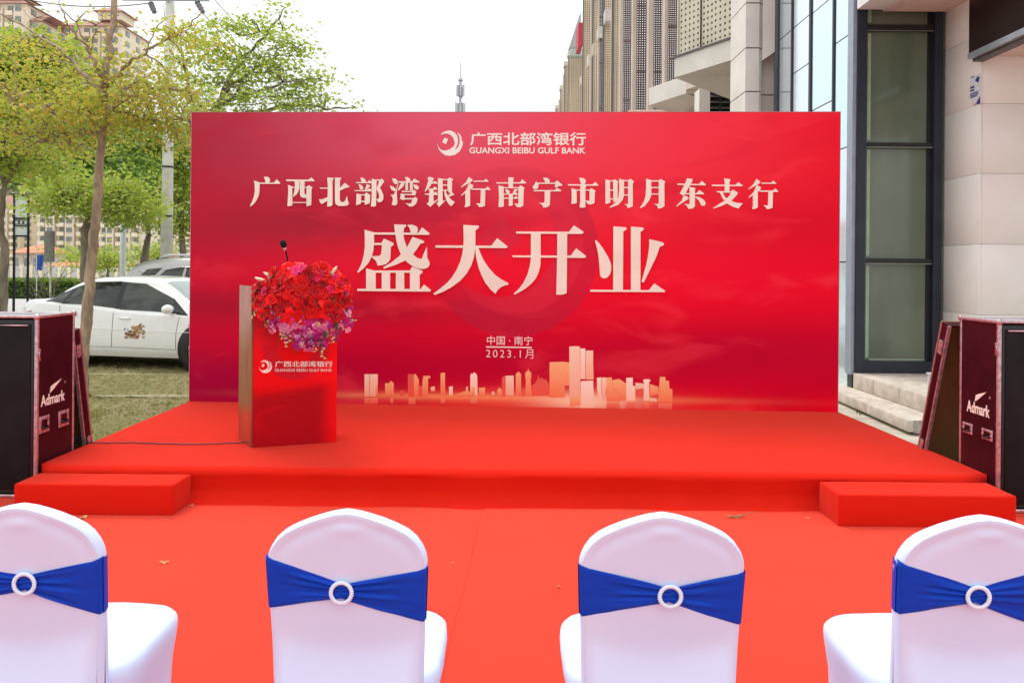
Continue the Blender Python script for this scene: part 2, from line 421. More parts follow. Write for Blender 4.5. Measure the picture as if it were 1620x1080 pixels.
    c = t.mix(t.mrange(grain, .3, .7, 0, .08), c, (.3, .0, .02))
    t.set(Base_Color=c, Roughness=t.mrange(n2, .3, .7, .42, .5)); t.b.inputs['Specular IOR Level'].default_value = .08
    # board joints and slight waviness of the mounted fabric
    t.bump(t.math('ADD', t.noise(3, 2, .5, v), t.math('MULTIPLY', grain, .02)), .12, .02)
    return t.m
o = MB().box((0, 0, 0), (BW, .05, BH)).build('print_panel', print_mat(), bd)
MB().box((-.006, -.002, 0), (-.001, .056, BH+.006)).box((BW+.001, -.002, 0), (BW+.006, .056, BH+.006)).box((-.001, -.002, BH+.001), (BW+.001, .056, BH+.006)).build('edge_trim', mat('backdrop_edge', (.5, .2, .22), .5), bd)
for i in range(5):
    x = .25 + i*(BW-.5)/4
    MB().tube([(x, .07, .02), (x, .07, BH-.1)], .02).tube([(x, .08, BH-.6), (x, 1.1, .03)], .018).tube([(x, .07, .03), (x, 1.1, .03)], .018).build('rear_brace', M['dark_metal'], bd)

CREAM = mat('cream_letter_board', (.85, .80, .67), .5, var=.05, vs=3, bs=.05)
def fr(ox, oy, s): return lambda p: (ox + p[0]/s, oy + p[1]/s)
FA, FB, FC, FD = fr(390, 270, 7.714), fr(600, 270, 7.714), fr(800, 270, 7.364), fr(1020, 270, 7.364)
FE, FF, FG, FH = fr(560, 350, 8.64), fr(680, 350, 8.64), fr(805, 350, 8.64), fr(925, 350, 8.637)
def bar(x0, x1, y0, y1): return [(x0, y0), (x1, y0), (x1, y1), (x0, y1)]
XING = [[(1095,78),(1142,112),(1130,135),(1000,208),(998,200),(1060,140)],
 [(1098,150),(1152,185),(1135,215),(1110,235),(1000,312),(1000,300),(1060,240)],
 [(1050,245),(1110,215),(1110,425),(1075,445),(1042,445),(1052,400)],
 [(1150,125),(1275,125),(1300,100),(1335,130),(1333,138),(1155,138)],
 [(1125,220),(1295,220),(1325,195),(1358,228),(1355,238),(1130,235)],
 [(1240,235),(1295,235),(1290,430),(1250,445),(1218,445),(1208,425),(1178,400),(1205,402),(1235,400)]]
GL = [
 [(FA, [[(215,80),(245,75),(270,82),(285,97),(288,125),(278,150),(235,150),(230,115)],
  [(150,148),(335,148),(375,108),(415,155),(412,163),(150,163)],
  [(95,122),(160,145),(163,180),(160,260),(150,310),(130,355),(100,400),(55,438),(45,432),(75,370),(95,310),(105,250),(103,180)]])],
 [(FA, [[(485,110),(755,112),(795,85),(833,125),(830,132),(493,130)],
  [(590,125),(650,125),(648,200),(640,245),(615,290),(568,325),(572,310),(588,250),(593,190)],
  [(510,175),(560,195),(562,425),(515,436),(502,432),(512,260)], bar(550,750,199,210),
  [(657,125),(712,125),(708,270),(715,290),(728,290),(740,285),(740,335),(690,332),(665,320),(655,290)],
  [(735,200),(765,178),(808,205),(795,235),(793,420),(745,436),(735,430)], bar(555,740,385,396)])],
 [(FA, [[(987,85),(1070,90),(1050,125),(1052,415),(1035,435),(985,440),(990,380),(995,200)], [(892,208),(998,210),(998,222),(905,222)],
  [(888,350),(930,350),(998,320),(998,365),(920,410),(900,390)],
  [(1082,85),(1160,90),(1142,125),(1140,350),(1150,378),(1175,385),(1200,378),(1228,310),(1238,365),(1252,400),(1235,425),(1190,433),(1120,430),(1088,405),(1082,370)],
  [(1135,215),(1175,180),(1200,150),(1258,195),(1250,205),(1215,212),(1135,250)]])],
 [(FA, [[(1390,85),(1425,90),(1450,108),(1460,130),(1455,150),(1408,150)], [(1335,142),(1480,142),(1500,118),(1535,145),(1530,155),(1340,155)],
  [(1368,165),(1400,175),(1425,200),(1425,232),(1390,232)], [(1470,165),(1515,185),(1460,242),(1445,240)],
  [(1320,240),(1470,240),(1500,215),(1535,245),(1520,255),(1325,252)], [(1345,280),(1390,290),(1402,300),(1398,405),(1340,425)],
  bar(1390,1455,290,303), [(1445,290),(1465,268),(1512,300),(1505,400),(1445,418)], bar(1390,1450,370,385),
  [(1530,100),(1590,115),(1582,430),(1560,440),(1520,438),(1530,330)],
  [(1582,110),(1640,110),(1655,97),(1683,135),(1655,175),(1630,210),(1650,245),(1672,300),(1672,350),(1650,380),(1612,390),(1600,368),(1578,345),(1605,350),(1622,330),(1618,290),(1590,225),(1590,215),(1612,165),(1620,125),(1582,122)]])],
 [(FB, [[(155,98),(200,100),(228,125),(225,160),(205,168),(180,155)], [(130,185),(170,195),(205,225),(200,250),(180,252),(150,235)],
  [(240,145),(215,240),(218,330),(222,385),(215,415),(185,428),(155,415),(158,395),(170,360),(160,320),(140,300),(180,290),(205,240),(228,160)],
  [(315,80),(350,82),(383,105),(378,135),(335,135)], [(235,131),(400,131),(430,98),(495,138),(490,148),(240,148)],
  [(275,146),(312,155),(295,195),(235,245),(225,245),(255,175)], bar(322,352,144,240), bar(376,410,144,242),
  [(415,170),(460,175),(488,205),(478,230),(455,233),(430,215)],
  [(275,249),(400,249),(420,232),(455,258),(440,302),(405,302),(400,264),(280,264)], bar(290,432,286,300),
  [(262,280),(310,288),(312,350),(300,362),(250,345),(262,330)],
  [(308,338),(430,335),(440,318),(470,345),(455,400),(425,430),(385,443),(360,430),(320,395),(360,405),(395,395),(405,352),(308,353)]])],
 [(FB, [[(590,85),(625,78),(668,95),(655,130),(620,195),(560,262),(556,255),(580,190),(600,120)], [(630,142),(655,145),(680,128),(715,152),(712,160),(630,160)],
  [(600,222),(655,220),(680,195),(710,222),(708,234),(600,235)], [(555,283),(660,280),(690,255),(715,285),(712,298),(565,298)],
  [(612,230),(665,230),(662,380),(715,350),(710,362),(625,445),(580,405),(605,385),(610,300)],
  [(718,92),(775,102),(775,375),(790,368),(815,360),(730,445),(700,400),(718,385)],
  bar(770,845,105,118), bar(770,845,172,185), bar(770,845,235,248), [(835,105),(860,85),(903,105),(890,130),(888,270),(860,278),(835,240)],
  [(795,240),(812,240),(820,275),(840,310),(880,355),(925,385),(880,437),(850,410),(820,360),(800,300)], [(860,290),(890,265),(918,295),(835,328),(825,315)]])],
 [(FB, XING)],
 [(FB, [[(1425,145),(1590,145),(1590,160),(1435,160)], [(1455,180),(1520,198),(1520,435),(1485,447),(1455,445),(1462,330)]]),
  (FC, [[(30,78),(97,85),(88,110),(85,202),(35,202),(32,110)], [(-12,138),(165,138),(195,103),(240,145),(235,152),(-12,152)], bar(-22,155,195,207),
   [(148,195),(175,172),(218,200),(210,235),(205,410),(165,430),(135,425),(98,385),(140,390),(148,380)],
   [(-5,215),(25,222),(52,245),(40,268),(10,266)], [(100,222),(130,212),(142,222),(95,272),(80,268)],
   [(-22,270),(95,270),(115,253),(142,272),(142,282),(-22,282)], [(-22,315),(100,315),(122,295),(145,318),(145,328),(-22,328)], [(38,275),(85,275),(82,405),(60,412),(35,410)]])],
 [(FC, [[(435,82),(480,85),(505,100),(514,120),(508,146),(465,146)], [(352,125),(385,155),(380,195),(365,215),(340,220),(318,208),(315,185),(345,150)],
  [(370,142),(570,142),(600,115),(660,165),(655,178),(615,182),(590,198),(570,190),(580,156),(375,156)], [(322,228),(572,228),(600,200),(648,235),(643,243),(330,243)],
  [(455,238),(520,238),(515,400),(490,425),(440,433),(425,400),(385,378),(430,378),(452,370)]])],
 [(FC, [[(855,85),(900,88),(925,102),(934,120),(928,150),(905,164),(880,162)], [(722,160),(1010,162),(1045,132),(1080,170),(1072,178),(728,176)],
  [(765,205),(825,222),(828,375),(800,388),(765,388),(770,300)], bar(820,985,222,234), [(868,172),(938,174),(928,210),(928,430),(885,433),(860,428),(868,350)],
  [(975,222),(1000,205),(1045,235),(1038,262),(1035,375),(1010,392),(965,395),(950,380),(925,350),(965,352),(978,345)]])],
 [(FC, [[(1160,105),(1215,115),(1218,370),(1190,385),(1162,388)], [(1250,115),(1270,102),(1312,128),(1303,150),(1303,355),(1255,372)],
  bar(1210,1258,115,128), bar(1210,1258,222,235), bar(1210,1258,325,338),
  [(1320,95),(1378,112),(1378,290),(1360,345),(1310,400),(1215,435),(1210,428),(1280,370),(1315,300),(1322,200)],
  [(1425,115),(1450,95),(1495,128),(1480,155),(1480,415),(1435,437),(1415,432),(1410,410),(1380,392),(1425,390)],
  bar(1370,1432,112,126), bar(1370,1432,192,206), bar(1370,1432,280,292)])],
 [(FD, [[(15,95),(75,112),(75,290),(50,350),(0,412),(-52,440),(-58,432),(-15,370),(8,300),(15,200)],
  [(162,118),(182,98),(237,128),(228,150),(228,415),(195,438),(155,442),(145,410),(105,388),(162,388)],
  bar(68,168,115,130), bar(68,168,192,206), bar(68,168,268,280)])],
 [(FD, [[(375,152),(630,158),(665,120),(713,165),(708,172),(380,168)], [(490,90),(558,100),(550,130),(465,280),(450,290),(405,270),(410,262),(470,150)],
  [(455,262),(600,265),(635,228),(690,268),(688,277),(460,277)], [(520,190),(590,205),(583,230),(583,415),(560,440),(515,447),(500,435),(490,410),(455,390),(522,392)],
  [(450,292),(490,300),(515,325),(370,420),(365,412),(430,350)], [(575,300),(640,312),(690,345),(708,375),(700,405),(680,412),(655,405),(630,350)]])],
 [(FD, [[(778,165),(1055,168),(1090,135),(1140,175),(1135,183),(785,182)], [(920,92),(1000,102),(985,130),(985,252),(930,252),(930,130)], [(830,240),(1010,245),(1010,258),(850,256)],
  [(1020,220),(1083,258),(1070,285),(1000,360),(900,410),(800,442),(790,438),(880,380),(940,345),(985,290)],
  [(870,252),(905,255),(935,310),(985,345),(1060,375),(1140,382),(1115,410),(1090,442),(1030,425),(960,385),(910,330)]])],
 [(lambda p: (600 + p[0]/7.714 + 454.6, 270 + p[1]/7.714 + 3.1), XING)],
 [(FE, [[(260,155),(885,158),(935,85),(1038,170),(1030,187),(260,183)],
  [(150,118),(290,155),(278,190),(277,300),(270,390),(250,480),(205,565),(140,640),(65,702),(50,695),(80,640),(115,560),(140,460),(153,350),(155,250)],
  bar(268,390,298,326),
  [(380,300),(415,238),(545,300),(540,330),(508,350),(503,450),(500,510),(485,545),(440,585),(390,600),(328,605),(315,555),(290,525),(245,490),(270,478),(355,472),(372,455),(380,420),(388,320)],
  [(552,45),(712,50),(718,70),(685,98),(680,190),(690,250),(705,300),(728,355),(765,410),(810,455),(850,490),(890,512),(930,512),(960,440),(985,380),(1000,350),(1003,500),(1035,560),(1037,590),(1025,620),(990,645),(940,652),(880,645),(810,615),(740,568),(690,515),(640,440),(605,350),(583,260),(570,180),(562,120)],
  [(805,215),(950,265),(963,285),(955,297),(910,310),(860,385),(812,450),(760,500),(700,540),(560,600),(415,648),(405,630),(520,560),(620,480),(680,420),(735,350)],
  [(735,52),(800,50),(850,68),(872,90),(878,115),(862,162),(782,162),(768,105)],
  [(172,645),(300,680),(300,930),(172,930)], bar(385,497,690,930), bar(578,690,690,930), bar(770,900,690,930),
  [(290,673),(770,673),(800,620),(935,675),(943,690),(935,705),(900,735),(900,703),(290,703)], [(52,922),(915,925),(960,865),(1055,940),(1045,960),(52,952)]])],
 [(FF, [[(82,330),(842,335),(922,232),(1065,345),(1060,358),(1045,368),(80,362)],
  [(460,52),(665,62),(674,75),(670,90),(625,130),(624,300),(618,400),(605,490),(570,600),(500,720),(420,810),(300,900),(180,965),(75,1005),(50,990),(150,915),(240,840),(310,760),(370,660),(420,550),(448,440),(462,320),(465,250)],
  [(620,360),(664,360),(690,430),(740,540),(810,640),(890,730),(980,795),(1075,845),(1070,870),(1030,875),(980,895),(930,935),(897,988),(830,930),(760,840),(710,740),(670,640),(645,540),(628,440)]])],
 [(FG, [[(102,142),(820,145),(888,57),(1020,145),(1018,165),(995,175),(102,170)], [(45,468),(845,470),(920,370),(1055,475),(1050,492),(1030,502),(60,492)],
  [(302,160),(435,160),(435,500),(432,600),(410,690),(370,780),(310,850),(240,910),(160,960),(80,1002),(68,988),(140,920),(200,840),(250,740),(285,620),(298,540),(302,480)],
  [(662,160),(797,160),(795,480),(790,975),(775,990),(720,1002),(648,1002),(655,700),(660,480)]])],
 [(FH, [[(138,262),(160,262),(200,305),(260,390),(320,490),(350,560),(362,620),(358,680),(340,730),(310,765),(265,782),(228,768),(208,735),(203,650),(195,540),(180,430),(160,340)],
  [(390,72),(555,84),(572,98),(565,115),(525,142),(520,945),(388,945)], [(630,75),(790,88),(805,100),(800,120),(760,148),(758,948),(630,948)],
  [(880,245),(1050,285),(1075,300),(1080,318),(1068,333),(1022,350),(985,460),(940,560),(880,680),(805,832),(782,832),(776,820),(805,720),(840,590),(865,460),(880,340)],
  [(75,935),(875,940),(950,848),(1097,950),(1085,968),(75,962)]])],
]
for gi, g in enumerate(GL):
    m_ = MB(); k = 0; th = .008 if gi < 15 else .018
    for f_, polys in g:
        for poly in polys:
            pl = [BQ(*f_(q)) for q in poly]; m_.prism(pl, -(th + k*.00025), -.0004); k += 1
    m_.build('letter', CREAM, bd)

def text_mesh(body, bold=0.0, extr=0.0, sp=1.0):
    cu = bpy.data.curves.new('text', 'FONT'); cu.body = body; cu.size = 1; cu.space_character = sp; cu.offset = bold; cu.extrude = extr; cu.resolution_u = 3
    o = bpy.data.objects.new('text', cu); col.objects.link(o)
    dg = bpy.context.evaluated_depsgraph_get(); me = bpy.data.meshes.new_from_object(o.evaluated_get(dg))
    bpy.data.objects.remove(o); bpy.data.curves.remove(cu); return me
def fit_text(name, body, m, parent, x0, z0, x1, z1, y=-.002, bold=0.0, depth=.002, M4=None, shear=0, sp=1.0):
    me = text_mesh(body, bold, .5, sp); xs = [v.co.x for v in me.vertices]; zs = [v.co.y for v in me.vertices]
    ax, bx, az, bz = min(xs), max(xs), min(zs), max(zs)
    for v in me.vertices:
        u = (v.co.x-ax)/(bx-ax); q = (v.co.y-az)/(bz-az); d = v.co.z
        p = Vector((x0 + (x1-x0)*u, y - depth*(d + .5), z0 + (z1-z0)*q + shear*u))
        v.co = M4 @ p if M4 else p
    me.materials.clear(); me.materials.append(m); me.name = name
    return link(name, me, parent)
PRINT = mat('pale_print', (.88, .85, .76), .5, var=.03)
LOGO = [[(128,848),(135,880),(160,910),(200,918),(240,905),(275,880),(290,850),(285,905),(300,900),(335,870),(350,830),(362,835),(355,880),(330,925),(290,955),(245,965),(200,960),(165,935),(140,905),(128,865)],
  [(155,777),(175,752),(205,738),(245,733),(285,750),(308,780),(318,820),(312,860),(295,895),(278,905),(286,870),(284,835),(272,800),(250,775),(220,762),(190,762)],
  [(306,748),(335,770),(350,800),(350,840),(335,880),(305,912),(322,875),(332,840),(330,800),(320,770)],
  [(195,798),(225,815),(205,858),(170,840)]]
F1 = fr(670, 80, 5.786)
m_ = MB()
for i, pl in enumerate(LOGO): m_.prism([BQ(*F1(q)) for q in pl], -(.003 + i*.0003), -.0004)
m_.build('round_logo', PRINT, bd)
def btext(name, body, a, b, bold, m=PRINT, depth=.002, sp=1.0):
    x0, z0 = BQ(a[0], b[1]); x1, z1 = BQ(b[0], a[1]); return fit_text(name, body, m, bd, x0, z0, x1, z1, -.0006, bold, depth, None, 0, sp)
btext('bank_name', '广西北部湾银行', (743.5, 209.5), (927, 230.5), .018)
btext('english_name', 'GUANGXI BEIBU GULF BANK', (742.5, 233.5), (926.5, 243), .022)
btext('place_name', '中国 · 南宁', (770.5, 532), (842.5, 545), .0)
btext('date', '2023.1月', (769, 552.5), (843.5, 566), -.008, sp=1.35)
x0, z0 = BQ(769, 549.5); x1, z1 = BQ(841, 548.6); MB().box((x0, -.0025, z0), (x1, -.0005, z1)).build('divider_line', PRINT, bd)

# printed skyline: flat cut shapes standing 2 mm proud
def sky_mat(name, top, bot):
    t = NT(name); g = t.n('ShaderNodeTexCoord'); s = t.n('ShaderNodeSeparateXYZ'); t.l(g.outputs['Generated'], s.inputs[0])
    v = t.obj((26, 1, 9)); n = t.noise(3, 1, .3, v)
    c = t.mix(s.outputs[2], bot, top); c = t.mix(t.mrange(n, .45, .6, 0, .1), c, tuple(q*.75 for q in bot))
    t.set(Base_Color=c, Roughness=.45); return t.m
SKM = [sky_mat('skyline_cream', (.95, .72, .52), (.95, .45, .28)), sky_mat('skyline_gold', (.95, .5, .22), (.95, .2, .08)), sky_mat('skyline_red', (.75, .12, .08), (.9, .1, .05)), sky_mat('skyline_white', (1, .85, .7), (1, .6, .4))]
FS = fr(540, 500, 3.0)
SKY = [(0,[(110,275),(133,275),(133,380),(110,380)]),(0,[(135,275),(173,275),(173,380),(135,380)]),(1,[(163,325),(173,325),(173,380),(163,380)]),(1,[(208,318),(230,318),(230,380),(208,380)]),
 (1,[(228,315),(236,306),(249,318),(249,380),(228,380)]),(2,[(278,352),(300,352),(300,378),(278,378)]),(2,[(316,275),(345,275),(345,380),(316,380)]),(1,[(345,276),(352,274),(368,300),(368,380),(345,380)]),
 (2,[(366,330),(385,330),(385,380),(366,380)]),(1,[(390,283),(420,283),(424,292),(412,295),(412,378),(385,378),(385,310)]),(0,[(425,336),(442,332),(445,355),(425,355)]),(1,[(471,270),(492,268),(492,325),(496,378),(471,378)]),
 (3,[(511,335),(529,332),(529,375),(511,375)]),(1,[(545,370),(600,352),(620,378),(545,378)]),(0,[(592,336),(601,333),(601,358),(592,358)]),(3,[(612,280),(618,270),(623,275),(630,265),(640,274),(645,285),(647,375),(612,375)]),
 (1,[(616,335),(633,335),(633,378),(616,378)]),(1,[(653,340),(682,338),(682,378),(653,378)]),(0,[(712,365),(722,355),(730,368),(718,376)]),(1,[(740,350),(751,338),(762,352),(762,378),(740,378)]),
 (2,[(762,290),(782,280),(782,378),(762,378)]),(0,[(780,283),(818,281),(818,375),(780,375)]),(1,[(828,375),(828,275),(840,262),(853,275),(853,375)]),(1,[(872,375),(876,300),(872,285),(874,265),(882,262),(887,248),(892,262),(901,266),(902,285),(898,300),(905,375)]),
 (2,[(853,345),(872,345),(872,378),(853,378)]),(2,[(905,330),(920,318),(930,300),(934,278),(940,300),(950,290),(960,300),(972,300),(985,320),(990,378),(905,378)]),(1,[(988,218),(1050,216),(1082,220),(1082,328),(1060,330),(1060,385),(988,385)]),
 (0,[(1082,144),(1115,142),(1132,144),(1132,152),(1135,385),(1082,385)]),(3,[(1134,153),(1158,153),(1158,298),(1134,298)]),(0,[(1160,163),(1195,163),(1195,235),(1198,300),(1160,300)]),(3,[(1136,308),(1195,305),(1200,435),(1136,435)]),
 (1,[(1085,385),(1136,385),(1136,420),(1085,430)]),(3,[(1213,292),(1234,290),(1234,400),(1222,400),(1213,340)]),(0,[(1236,291),(1258,291),(1258,330),(1250,395),(1236,400)]),(1,[(1258,292),(1284,290),(1286,340),(1322,375),(1322,405),(1258,405)]),
 (1,[(1286,303),(1320,298),(1352,320),(1352,400),(1322,400),(1322,372),(1286,338)]),(3,[(1352,292),(1383,291),(1383,330),(1395,332),(1395,402),(1352,402)]),(0,[(1395,315),(1435,320),(1440,342),(1397,348)]),
 (3,[(1431,303),(1445,298),(1464,300),(1467,308),(1460,315),(1463,402),(1434,402),(1436,315)]),(1,[(1464,322),(1505,335),(1505,370),(1464,380)]),(0,[(1465,386),(1497,392),(1497,405),(1465,405)]),(1,[(1505,375),(1512,288),(1537,288),(1540,305),(1555,307),(1558,345),(1571,345),(1571,410),(1505,405)]),
 (2,[(1395,350),(1435,345),(1435,380),(1395,378)])]
for i, (k, pl) in enumerate(SKY):
    q = [BQ(*FS(p)) for p in pl]; d = .0012 + .0004*(i % 5)
    MB().prism(q, -d, -.0003).build('skyline_building', SKM[k], bd)
rf = MB()
for k, (a, b, c, d) in enumerate(((110,133,386,416),(135,173,386,416),(232,247,386,412),(318,352,388,418),(471,494,388,412),(612,645,386,412),(1258,1320,410,436),(1352,1394,408,438),(1434,1462,408,440),(1505,1570,412,441))):
    rf.prism([BQ(*FS(p)) for p in ((a,c),(b,c),(b,d),(a,d))], -.0010-.0002*k, -.0003)
rf.build('skyline_reflection', sky_mat('skyline_reflect', (.95, .3, .16), (.85, .08, .05)), bd)
# ------------------------------------------------------------------ lectern
LA, LB, LC = Vector((-1.87, 5.97)), Vector((-1.312, 6.19)), Vector((-2.062, 6.28)); LD = LB + Vector((-.13, .33))
lu = LB - LA; LW = lu.length; lu.normalize(); lrz = math.atan2(lu.y, lu.x); LH = 1.17
ln = Vector((lu.y, -lu.x))
def tol(p): d = p - LA; return (d.dot(lu), -d.dot(ln))
lec = empty('lectern', (LA.x, LA.y, SH + .002), lrz, 'tall red box lectern with bronze side and bank lettering on the stage', 'lectern')
def lec_mat():
    t = NT('lectern_print'); v = t.obj(); s = t.n('ShaderNodeSeparateXYZ'); t.l(v, s.inputs[0])
    x = t.math('DIVIDE', s.outputs[0], LW); z = t.math('DIVIDE', s.outputs[2], LH)
    n = t.noise(3.5, 2, .5, t.obj((.5, 1, 1.4)), 1)
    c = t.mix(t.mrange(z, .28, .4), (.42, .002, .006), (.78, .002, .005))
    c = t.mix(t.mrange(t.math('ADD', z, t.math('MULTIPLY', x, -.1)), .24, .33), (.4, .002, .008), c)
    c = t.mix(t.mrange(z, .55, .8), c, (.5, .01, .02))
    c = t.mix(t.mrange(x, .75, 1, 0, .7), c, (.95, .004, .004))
    dx = t.math('SUBTRACT', x, .5); dz = t.math('MULTIPLY', t.math('SUBTRACT', z, .62), 1.9)
    d = t.math('SQRT', t.math('ADD', t.math('MULTIPLY', dx, dx), t.math('MULTIPLY', dz, dz)))
    arc = t.math('MULTIPLY', t.mrange(d, .2, .26), t.mrange(d, .38, .42, 1, 0))
    c = t.mix(t.math('MULTIPLY', arc, .55), c, (.4, .012, .035))
    c = t.mix(t.mrange(n, .5, .7, 0, .3), c, (1, .01, .03))
    t.set(Base_Color=c, Roughness=.4); t.b.inputs['Specular IOR Level'].default_value = .12; return t.m
bronze = NT('bronze_side'); _v = bronze.obj((1, 1, .25))
bronze.set(Base_Color=bronze.mix(bronze.mrange(bronze.noise(7, 4, .6, _v), .3, .7), (.36, .11, .06), (.52, .19, .12)), Roughness=.24, Metallic=.6); bronze = bronze.m
pA, pB, pC, pD = [Vector((*tol(q), 0)) for q in (LA, LB, LC, LD)]
up = Vector((0, 0, LH))
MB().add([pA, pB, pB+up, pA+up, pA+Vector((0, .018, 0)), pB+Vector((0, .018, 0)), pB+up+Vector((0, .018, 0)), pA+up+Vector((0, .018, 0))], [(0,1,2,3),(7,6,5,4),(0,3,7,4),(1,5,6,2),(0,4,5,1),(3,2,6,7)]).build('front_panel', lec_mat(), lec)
e = Vector((0, .0185, 0)); dA = (pC-pA).normalized(); nA = Vector((dA.y, -dA.x, 0))*-.018
MB().hexa([pA+e, pC, pC-nA*-1, pA+e-nA*-1], [pA+e+up, pC+up, pC-nA*-1+up, pA+e-nA*-1+up]).build('side_panel', bronze, lec)
dB = (pD-pB).normalized(); nB = Vector((dB.y, -dB.x, 0))*.018
MB().hexa([pB+e-nB, pB+e, pD, pD-nB], [pB+e-nB+up, pB+e+up, pD+up, pD-nB+up]).build('side_panel', bronze, lec)
dz_ = Vector((0, 0, LH*.97)); a_, b_, c_, d_ = pA+e+Vector((.022, .002, 0)), pB+e+Vector((-.02, .002, 0)), pD+Vector((-.02, -.01, 0)), pC+Vector((.025, -.01, 0))
MB().hexa([a_+dz_, b_+dz_, c_+dz_, d_+dz_], [q + dz_ + Vector((0, 0, .02)) for q in (a_, b_, c_, d_)]).build('desk_top', bronze, lec)
MB().hexa([a_+Vector((0,0,.5)), b_+Vector((0,0,.5)), c_+Vector((0,0,.5)), d_+Vector((0,0,.5))], [q + Vector((0, 0, .52)) for q in (a_, b_, c_, d_)]).build('shelf', bronze, lec)
LP0 = Vector((LA.x, LA.y, 0)); LN = Vector((ln.x, ln.y, 0))
def LQ(px, py):
    q = hit(px, py, LP0, LN); d = Vector((q.x, q.y)) - LA; return (d.dot(lu), q.z - SH - .002)
F5 = fr(370, 540, 5.4)
def ltext(name, body, a, b, bold, shear):
    x0, z0 = LQ(*F5((a[0], b[1]))); x1, z1 = LQ(*F5((b[0], b[1]))); _, zt = LQ(*F5((a[0], a[1])))
    return fit_text(name, body, PRINT, lec, x0, z0, x1, zt, -.0006, bold, .003, None, (z1-z0))
ltext('bank_name', '广西北部湾银行', (350, 166), (842, 218), .018, 0)
ltext('english_name', 'GUANGXI BEIBU GULF BANK', (350, 232), (838, 256), .006, 0)
m_ = MB(); sc_ = 112/236.
for i, pl in enumerate(LOGO): m_.prism([LQ(*F5((271 + (q[0]-245)*sc_, 214 + (q[1]-849)*sc_))) for q in pl], -(.0035 + i*.0003), -.0006)
m_.build('round_logo', PRINT, lec)

# microphone
mp = P(456, 452, 6.1); ph = P(449, 388, 6.02)
mic = empty('microphone', (mp.x, mp.y, SH + LH + .0), 0, 'black gooseneck microphone rising from the lectern behind the flowers', 'microphone')
MB().lathe((0, 0, -.035), [(0, 0), (.04, 0), (.045, .01), (.04, .03), (.012, .035), (0, .035)], 20).build('mic_base', M['black'], mic, smooth=True)
h = ph - Vector((mp.x, mp.y, SH+LH)); pts = [Vector((0, 0, 0)), Vector((.004, 0, h.z*.45)), Vector((h.x*.1, h.y*.3, h.z*.68)), Vector((h.x*.55, h.y*.7, h.z*.88)), h]
MB().tube(pts, .0055, 10).build('gooseneck', M['dark_metal'], mic, smooth=True)
hd = (pts[-1]-pts[-2]).normalized(); rot = hd.to_track_quat('Z', 'Y').to_euler()
fm = mat('mic_foam', (.008, .008, .01), .95, bs=.8, bscale=400)
MB().ball((0, 0, .012), .024, 16, 12, (1, 1, 1.4)).build('windscreen', fm, mic, smooth=True, loc=h, rot=rot)
MB().lathe((0, 0, -.045), [(.006, 0), (.011, .004), (.012, .02), (.009, .024)], 14).build('collar', M['chrome'], mic, smooth=True, loc=h, rot=rot)

# ------------------------------------------------------------------ flowers
fl = empty('flower_arrangement', (0, 0, 0), 0, 'overflowing bouquet of red roses and lilies with purple orchids hanging over the lectern front', 'flowers')
fc = P(480, 470, 6.0); fl.location = (fc.x, fc.y, SH+LH); FO = fl.location.copy()
def petal_mat(name, a, b, edge=None):
    t = NT(name); oi = t.n('ShaderNodeObjectInfo'); g = t.n('ShaderNodeTexCoord'); v = t.obj()
    c = t.mix(oi.outputs['Random'], a, b)
    if edge:
        s = t.n('ShaderNodeVectorMath', operation='LENGTH'); t.l(v, s.inputs[0]); c = t.mix(t.mrange(s.outputs['Value'], .012, .03), c, edge) if edge[0] < .9 else t.mix(t.mrange(s.outputs['Value'], .004, .02), edge, c)
    t.set(Base_Color=c, Roughness=.55); t.b.inputs['Specular IOR Level'].default_value = .25
    t.b.inputs['Sheen Weight'].default_value = .2
    tr = t.n('ShaderNodeBsdfTranslucent'); ms = t.n('ShaderNodeMixShader'); ms.inputs[0].default_value = .06; t.l(c, tr.inputs[0])
    t.l(t.b.outputs[0], ms.inputs[1]); t.l(tr.outputs[0], ms.inputs[2]); t.l(ms.outputs[0], t.out.inputs[0]); return t.m
RED = petal_mat('red_petals', (.95, .003, .004), (.45, .001, .005)); PINK = petal_mat('pink_petals', (.8, .03, .22), (.75, .015, .1))
ORC = petal_mat('orchid_petals', (.36, .01, .22), (.62, .04, .4)); ORW = petal_mat('orchid_petals_pale', (.85, .5, .75), (.6, .12, .42)); BUD = mat('bud_skin', (.62, .55, .25), .55, var=.25, vs=40); LEAF = mat('bouquet_leaf', (.035, .09, .02), .4, var=.4, vs=20); DARKC = mat('flower_foam', (.02, .05, .02), .9)
WHT = mat('lily_bud_skin', (.75, .72, .5), .5)
rf_ = random.Random(11)
def petal(mb, ang, tilt, ln_, wd, cup, base=.004, z=0, curl=.3, ruf=0):
    ca, sa = math.cos(ang), math.sin(ang); ph0 = rf_.uniform(0, 6)
    def fn(u, v):
        x = (u-.5)*2*wd*math.sin(math.pi*min(1, .12 + .78*v))**.7; r = base + ln_*v
        th = tilt + curl*v*v; rr = base + ln_*v*math.cos(th); zz = z + ln_*v*math.sin(th) + cup*x*x/wd - (.0 if v < .9 else .002) + ruf*math.sin(u*9+ph0)*v
        return Vector((rr*ca - x*sa, rr*sa + x*ca, zz))
    mb.grid(fn, 4, 4)
def rose(n=14, R_=.042):
    mb = MB()
    for k in range(n):
        t = k/n; petal(mb, k*2.4, 1.5 - 1.15*t, R_*(.55+.5*t), R_*(.35+.4*t), .5, .002 + .006*t, .006*(1-t), -.35*t - .15)
    return mb
def lily():
    mb = MB()
    for k in range(6): petal(mb, k*math.pi/3 + rf_.uniform(-.1, .1), .75, .062, .022, .35, .003, 0, -.9, .003)
    for k in range(5): petal(mb, k*1.26+.5, 1.3, .03, .01, .3, .001, 0, -.3)
    return mb
